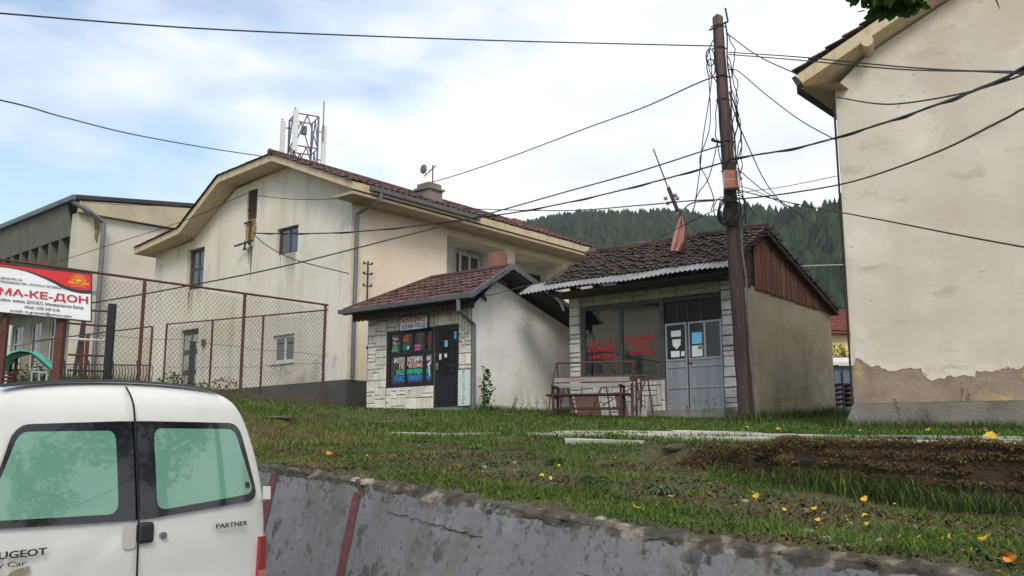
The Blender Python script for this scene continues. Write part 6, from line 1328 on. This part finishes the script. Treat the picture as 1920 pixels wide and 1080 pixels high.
for i, (px, py, Y_, r0, m, lb) in enumerate([(425,722,22,.45,'g3','dry brown bush inside the fence below the white framed window'),(375,715,24,.35,'g4','yellowish scrub beside the black post'),(330,712,22,.4,'g2','dark scrub below the house door'),(70,712,19,.6,'g2','dark bush at the foot of the slide')]):
    p = at(px, py, Y_); t = thing('scrub', lb, 'shrub', (p.x, p.y, terr1(p.x, p.y)), group='scrub inside the fence'); mb = MB(); leafcloud(mb, (0,0,.25), (r0,r0,.35), 380, .06); mb.build('foliage', M[m], t)
# tree at the right whose lowest leaves hang into the picture
bx_ = at(1665, 12, 6.0)
tr = thing('broadleaf_tree', 'broad leaved tree whose green leaves hang into the top right corner', 'tree', (5.2, 6.2, terr1(5.2, 6.2)))
mb = MB(); mb.tube([(0,0,-.2),(-.05,.05,1.5),(-.15,.05,3.0),(-.4,.1,4.2)], [.16,.13,.10,.07], 9); mb.tube([(-.15,.05,3.0),(-.9,.1,3.9),(-1.5,.05,4.9),(-2.2,-.1,bx_.z-terr1(5.2,6.2)+.42),(bx_.x-5.2+.05,-.2,bx_.z-terr1(5.2,6.2)+.16)], [.07,.05,.03,.02,.01], 7); mb.tube([(-.3,.1,3.8),(.5,.5,4.8)], [.06,.02], 6); mb.tube([(-.3,.1,3.8),(-.7,-.8,4.9)], [.06,.02], 6); mb.build('trunk', M['trunk'], tr, smooth=True)
rt_ = random.Random(21); mb = MB()
for c, rad, n in (((-.3,.1,5.0),(1.5,1.4,.9),1500),((-1.3,.2,4.3),(.9,.7,.42),600)): leafcloud(mb, c, rad, n, .12, rd_=rt_)
bx_ = at(1665, 12, 6.0); lo = Vector((bx_.x-5.2, -.2, bx_.z-terr1(5.2,6.2)))
leafcloud(mb, lo+Vector((0,0,.07)), (.22,.2,.10), 190, .085, rd_=rt_); leafcloud(mb, lo+Vector((-.2,0,.09)), (.08,.15,.06), 34, .07, rd_=rt_); leafcloud(mb, lo+Vector((.17,0,.08)), (.12,.2,.07), 70, .08, rd_=rt_)
mb.build('crown', M['leaf'], tr)

# fallen leaves, each one lying on the ground
YL = [(1837,848,8.5,.085),(600,855,10.5,.09),(617,856,10.5,.07),(690,860,10,.07),(865,883,8.5,.07),(1030,905,7.6,.06),(1015,900,7.7,.05),(1195,962,6.0,.05),(1328,935,6.6,.055),(1415,938,6.6,.06),(1262,940,6.6,.06),(1475,966,6.0,.055),(1525,962,6.1,.05),(1530,985,5.6,.05),(1590,978,5.9,.045),(1587,984,5.8,.045),(1623,978,5.8,.055),(1627,992,5.5,.05),(1680,955,6.5,.055),(1740,985,5.8,.06),(1765,1022,5.0,.06),(1782,1020,5.1,.05),(1830,1015,5.2,.085),(1842,1022,5.1,.06),(1720,1020,5.0,.06),(1690,1018,5.0,.05),(1820,1045,4.7,.05),(1890,1060,4.6,.08),(1900,1070,4.5,.08),(1380,898,8.2,.05),(1152,866,9.5,.05),(1160,870,9.5,.06),(1048,880,8.8,.05),(1410,930,6.9,.05),(1620,945,6.6,.05),(1560,812,14,.07),(1610,812,14.5,.07),(1740,810,15,.08),(1790,812,14.5,.08),(1398,805,17,.1),(1460,808,17,.08),(1700,812,14.8,.08),(1850,813,14,.08)]
me0 = None
lm = []
for v in range(4):
    mb = MB(); r3 = random.Random(v); N_ = 9; ring = []
    for i in range(N_*2): a = math.pi*i/N_; rr = (1.0 if i % 2 == 0 else .84)*r3.uniform(.85,1.1)*(1.0 if v % 2 else .8+.2*math.cos(a)); ring.append((math.cos(a)*rr*.9, math.sin(a)*rr*.65, .22*math.sin(a*2+v)+.15*rr*rr))
    mb.add([(0,0,0)]+ring, [(0, i+1, (i+1)%(2*N_)+1) for i in range(2*N_)]); mb.tube([(.8,0,.1),(1.4,.1,.2)],.03,4)
    o = mb.build('fallen_leaf', M['leaf_o'] if v == 3 else M['leaf_y']); lm.append(o.data); bpy.data.objects.remove(o)
def groundhit(px, py, Y0):
    """walk the sight line to the terrain"""
    r = ray(px, py)
    for Yt in np.arange(3.2, 24, .05):
        x, z = r[0]*Yt/r[1], EZ + r[2]*Yt/r[1]
        if terr1(x, Yt) >= z: return x, Yt, terr1(x, Yt)
    return r[0]*Y0/r[1], Y0, terr1(r[0]*Y0/r[1], Y0)
ll = ['bright yellow leaf lying on the mossy wall edge at the right']; 
for i, (px, py, Y_, sz_) in enumerate(YL):
    x, y, z = groundhit(px, py, Y_); o = bpy.data.objects.new('fallen_leaf', lm[3 if i in (2,27,28,19) else i % 3]); COL.objects.link(o); s_ = min(sz_*.62*y/Y_, .10)
    o.location = (x, y, z+.035); o.scale = (s_, s_, s_); o.rotation_euler = (random.uniform(-.5,.5)+.35, random.uniform(-.5,.5), random.uniform(0,6.28))
    if i == 0: o.location = (4.06, float(edgeY(4.06))+.16, terr1(4.06, float(edgeY(4.06))+.2)+.10); o.scale = (.085,.085,.085); o.rotation_euler = (.75, -.1, .3)
    if i == 0: setp(o, 'largest bright yellow leaf lying on top of the mossy stone wall', 'leaf', 'yellow leaves on the ground')
    elif i in (2,27,28,19): setp(o, 'orange fallen leaf lying on the grass bank', 'leaf', 'orange leaves on the ground')
    else: setp(o, 'small yellow fallen leaf lying on the grass', 'leaf', 'small yellow leaves on the ground')
# stones along the lip and on the bank
sm_ = []
for v in range(4):
    mb = MB(); random.seed(v+30); mb.ball((0,0,0), 1, n=8, m=6, sq=(1,.75,.55), jit=.16); o = mb.build('stone', M['old_stone'] if v != 2 else M['slab']); sm_.append(o.data); bpy.data.objects.remove(o)
random.seed(5)
for i in range(150):
    if i < 100: s_ = random.uniform(-.3, 6.3); nq_ = random.uniform(.0,.2); r0 = random.uniform(.008,.03)*(1.8 if i % 7 == 0 else 1)
    else: s_ = random.uniform(.3, 5.5); nq_ = random.uniform(.5, 3.0); r0 = random.uniform(.01,.035)
    x, y = P0.x+WD.x*s_+WN.x*nq_, P0.y+WD.y*s_+WN.y*nq_
    if nq_ > .4 and y-float(edgeY(x)) > -.1: continue
    o = bpy.data.objects.new('stone', sm_[i % 4]); COL.objects.link(o); o.location = (x, y, terr1(x,y)+r0*.25); o.scale = (r0*1.3, r0*1.1, r0); o.rotation_euler = (0, 0, random.uniform(0,6.28))
    if i < 100: setp(o, 'pale rubble stone lying along the lip of the retaining wall', 'stone', 'rubble stones on the wall lip')
    else: setp(o, 'pale rubble stone lying among the grass of the bank', 'stone', 'rubble stones on the bank')
for px, py, Y_, r0, lb in ((1268,848,9.8,.10,'large pale pinkish stone at the left end of the mossy wall'),(1138,874,9,.09,'flat pale stone lying on the bank beside the broad leaved weed'),(1060,962,6.15,.06,'pale angular lump of concrete on the wall lip'),(530,790,20,.2,'flat pale slab lying in the grass below the fence'),(735,798,18,.22,'flat pale slab fragment in the grass in front of the copy shop')):
    x, y, z = groundhit(px, py, Y_); o = bpy.data.objects.new('stone', sm_[1]); COL.objects.link(o); o.location = (x,y,z+r0*.25); o.scale = (r0*1.4, r0, r0*(.3 if r0 > .15 else .8)); setp(o, lb, 'stone')

# trees further right, out of the frame but mirrored in the van windows
for i, (x, y, lb) in enumerate(((12.5, 4.5, 'large broad leaved tree standing right of the street outside the view'), (16, -1.5, 'second large tree further down the street outside the view'))):
    t = thing('broadleaf_tree', lb, 'tree', (x, y, terr1(x, y) if y > 2 else 0)); mb = MB(); mb.tube([(0,0,-.3),(.1,0,1.5),(0,.1,3.4)], [.22,.18,.12], 9); mb.tube([(0,.1,2.6),(1.2,.4,4.4)], [.1,.03], 6); mb.tube([(0,.1,2.8),(-1.2,-.2,4.6)], [.1,.03], 6); mb.build('trunk', M['trunk'], t, smooth=True)
    mb = MB(); r3 = random.Random(40+i)
    for k in range(9): a = k*2.4; leafcloud(mb, (1.7*math.cos(a), 1.7*math.sin(a), 3.8+.42*k), (1.2,1.2,.9), 420, .2, rd_=r3)
    mb.build('crown', M['leaf'], t)
# the cream house across the street, mirrored in the shop glass
f_ = thing('street_house', 'cream house across the street reflected in the derelict shop window', 'house', (-33, 4, -.3), R(20)); mb = MB(); hs = [(1.2+k*2.6, 2.4+k*2.6, z, z+1.5) for k in range(9) for z in (1.2, 4.4, 7.4)]
walls(mb, lambda u,z,d: (-d, u, z), 0, 25, -.5, [(0,12),(25,12)], hs, .2); mb.quad((-9,0,-.5),(0,0,-.5),(0,0,12),(-9,0,12)); mb.quad((0,25,-.5),(-9,25,-.5),(-9,25,12),(0,25,12)); mb.quad((-9,0,-.5),(-9,0,12),(-9,25,12),(-9,25,-.5)); mb.build('wall', M['plaster_side'], f_)
for a, b, c, d in hs: window(f_, lambda u,z,q: (-q, u, z), a, b, c, d, .12, M['white_paint'], 2)
mb = MB(); mb.prism([(.6,-.5,11.9),(-4.5,-.5,14.5),(-9.6,-.5,11.9)], (0,26,0)); mb.build('roof', M['roof_red'], f_)
# thin autumn air
mb = MB(); mb.box((-560,-60,-2.6),(560,830,125)); hz_ = mb.build('haze', M['g1']); setp(hz_, kind='stuff', label='thin pale autumn haze'); hm = bpy.data.materials.new('haze'); hm.use_nodes = True; hm.node_tree.nodes.clear()
ho = hm.node_tree.nodes.new('ShaderNodeOutputMaterial'); hv = hm.node_tree.nodes.new('ShaderNodeVolumePrincipled'); hv.inputs['Color'].default_value = (.86,.92,1,1); hv.inputs['Density'].default_value = .00030; hm.node_tree.links.new(hv.outputs[0], ho.inputs['Volume']); hz_.data.materials.clear(); hz_.data.materials.append(hm)
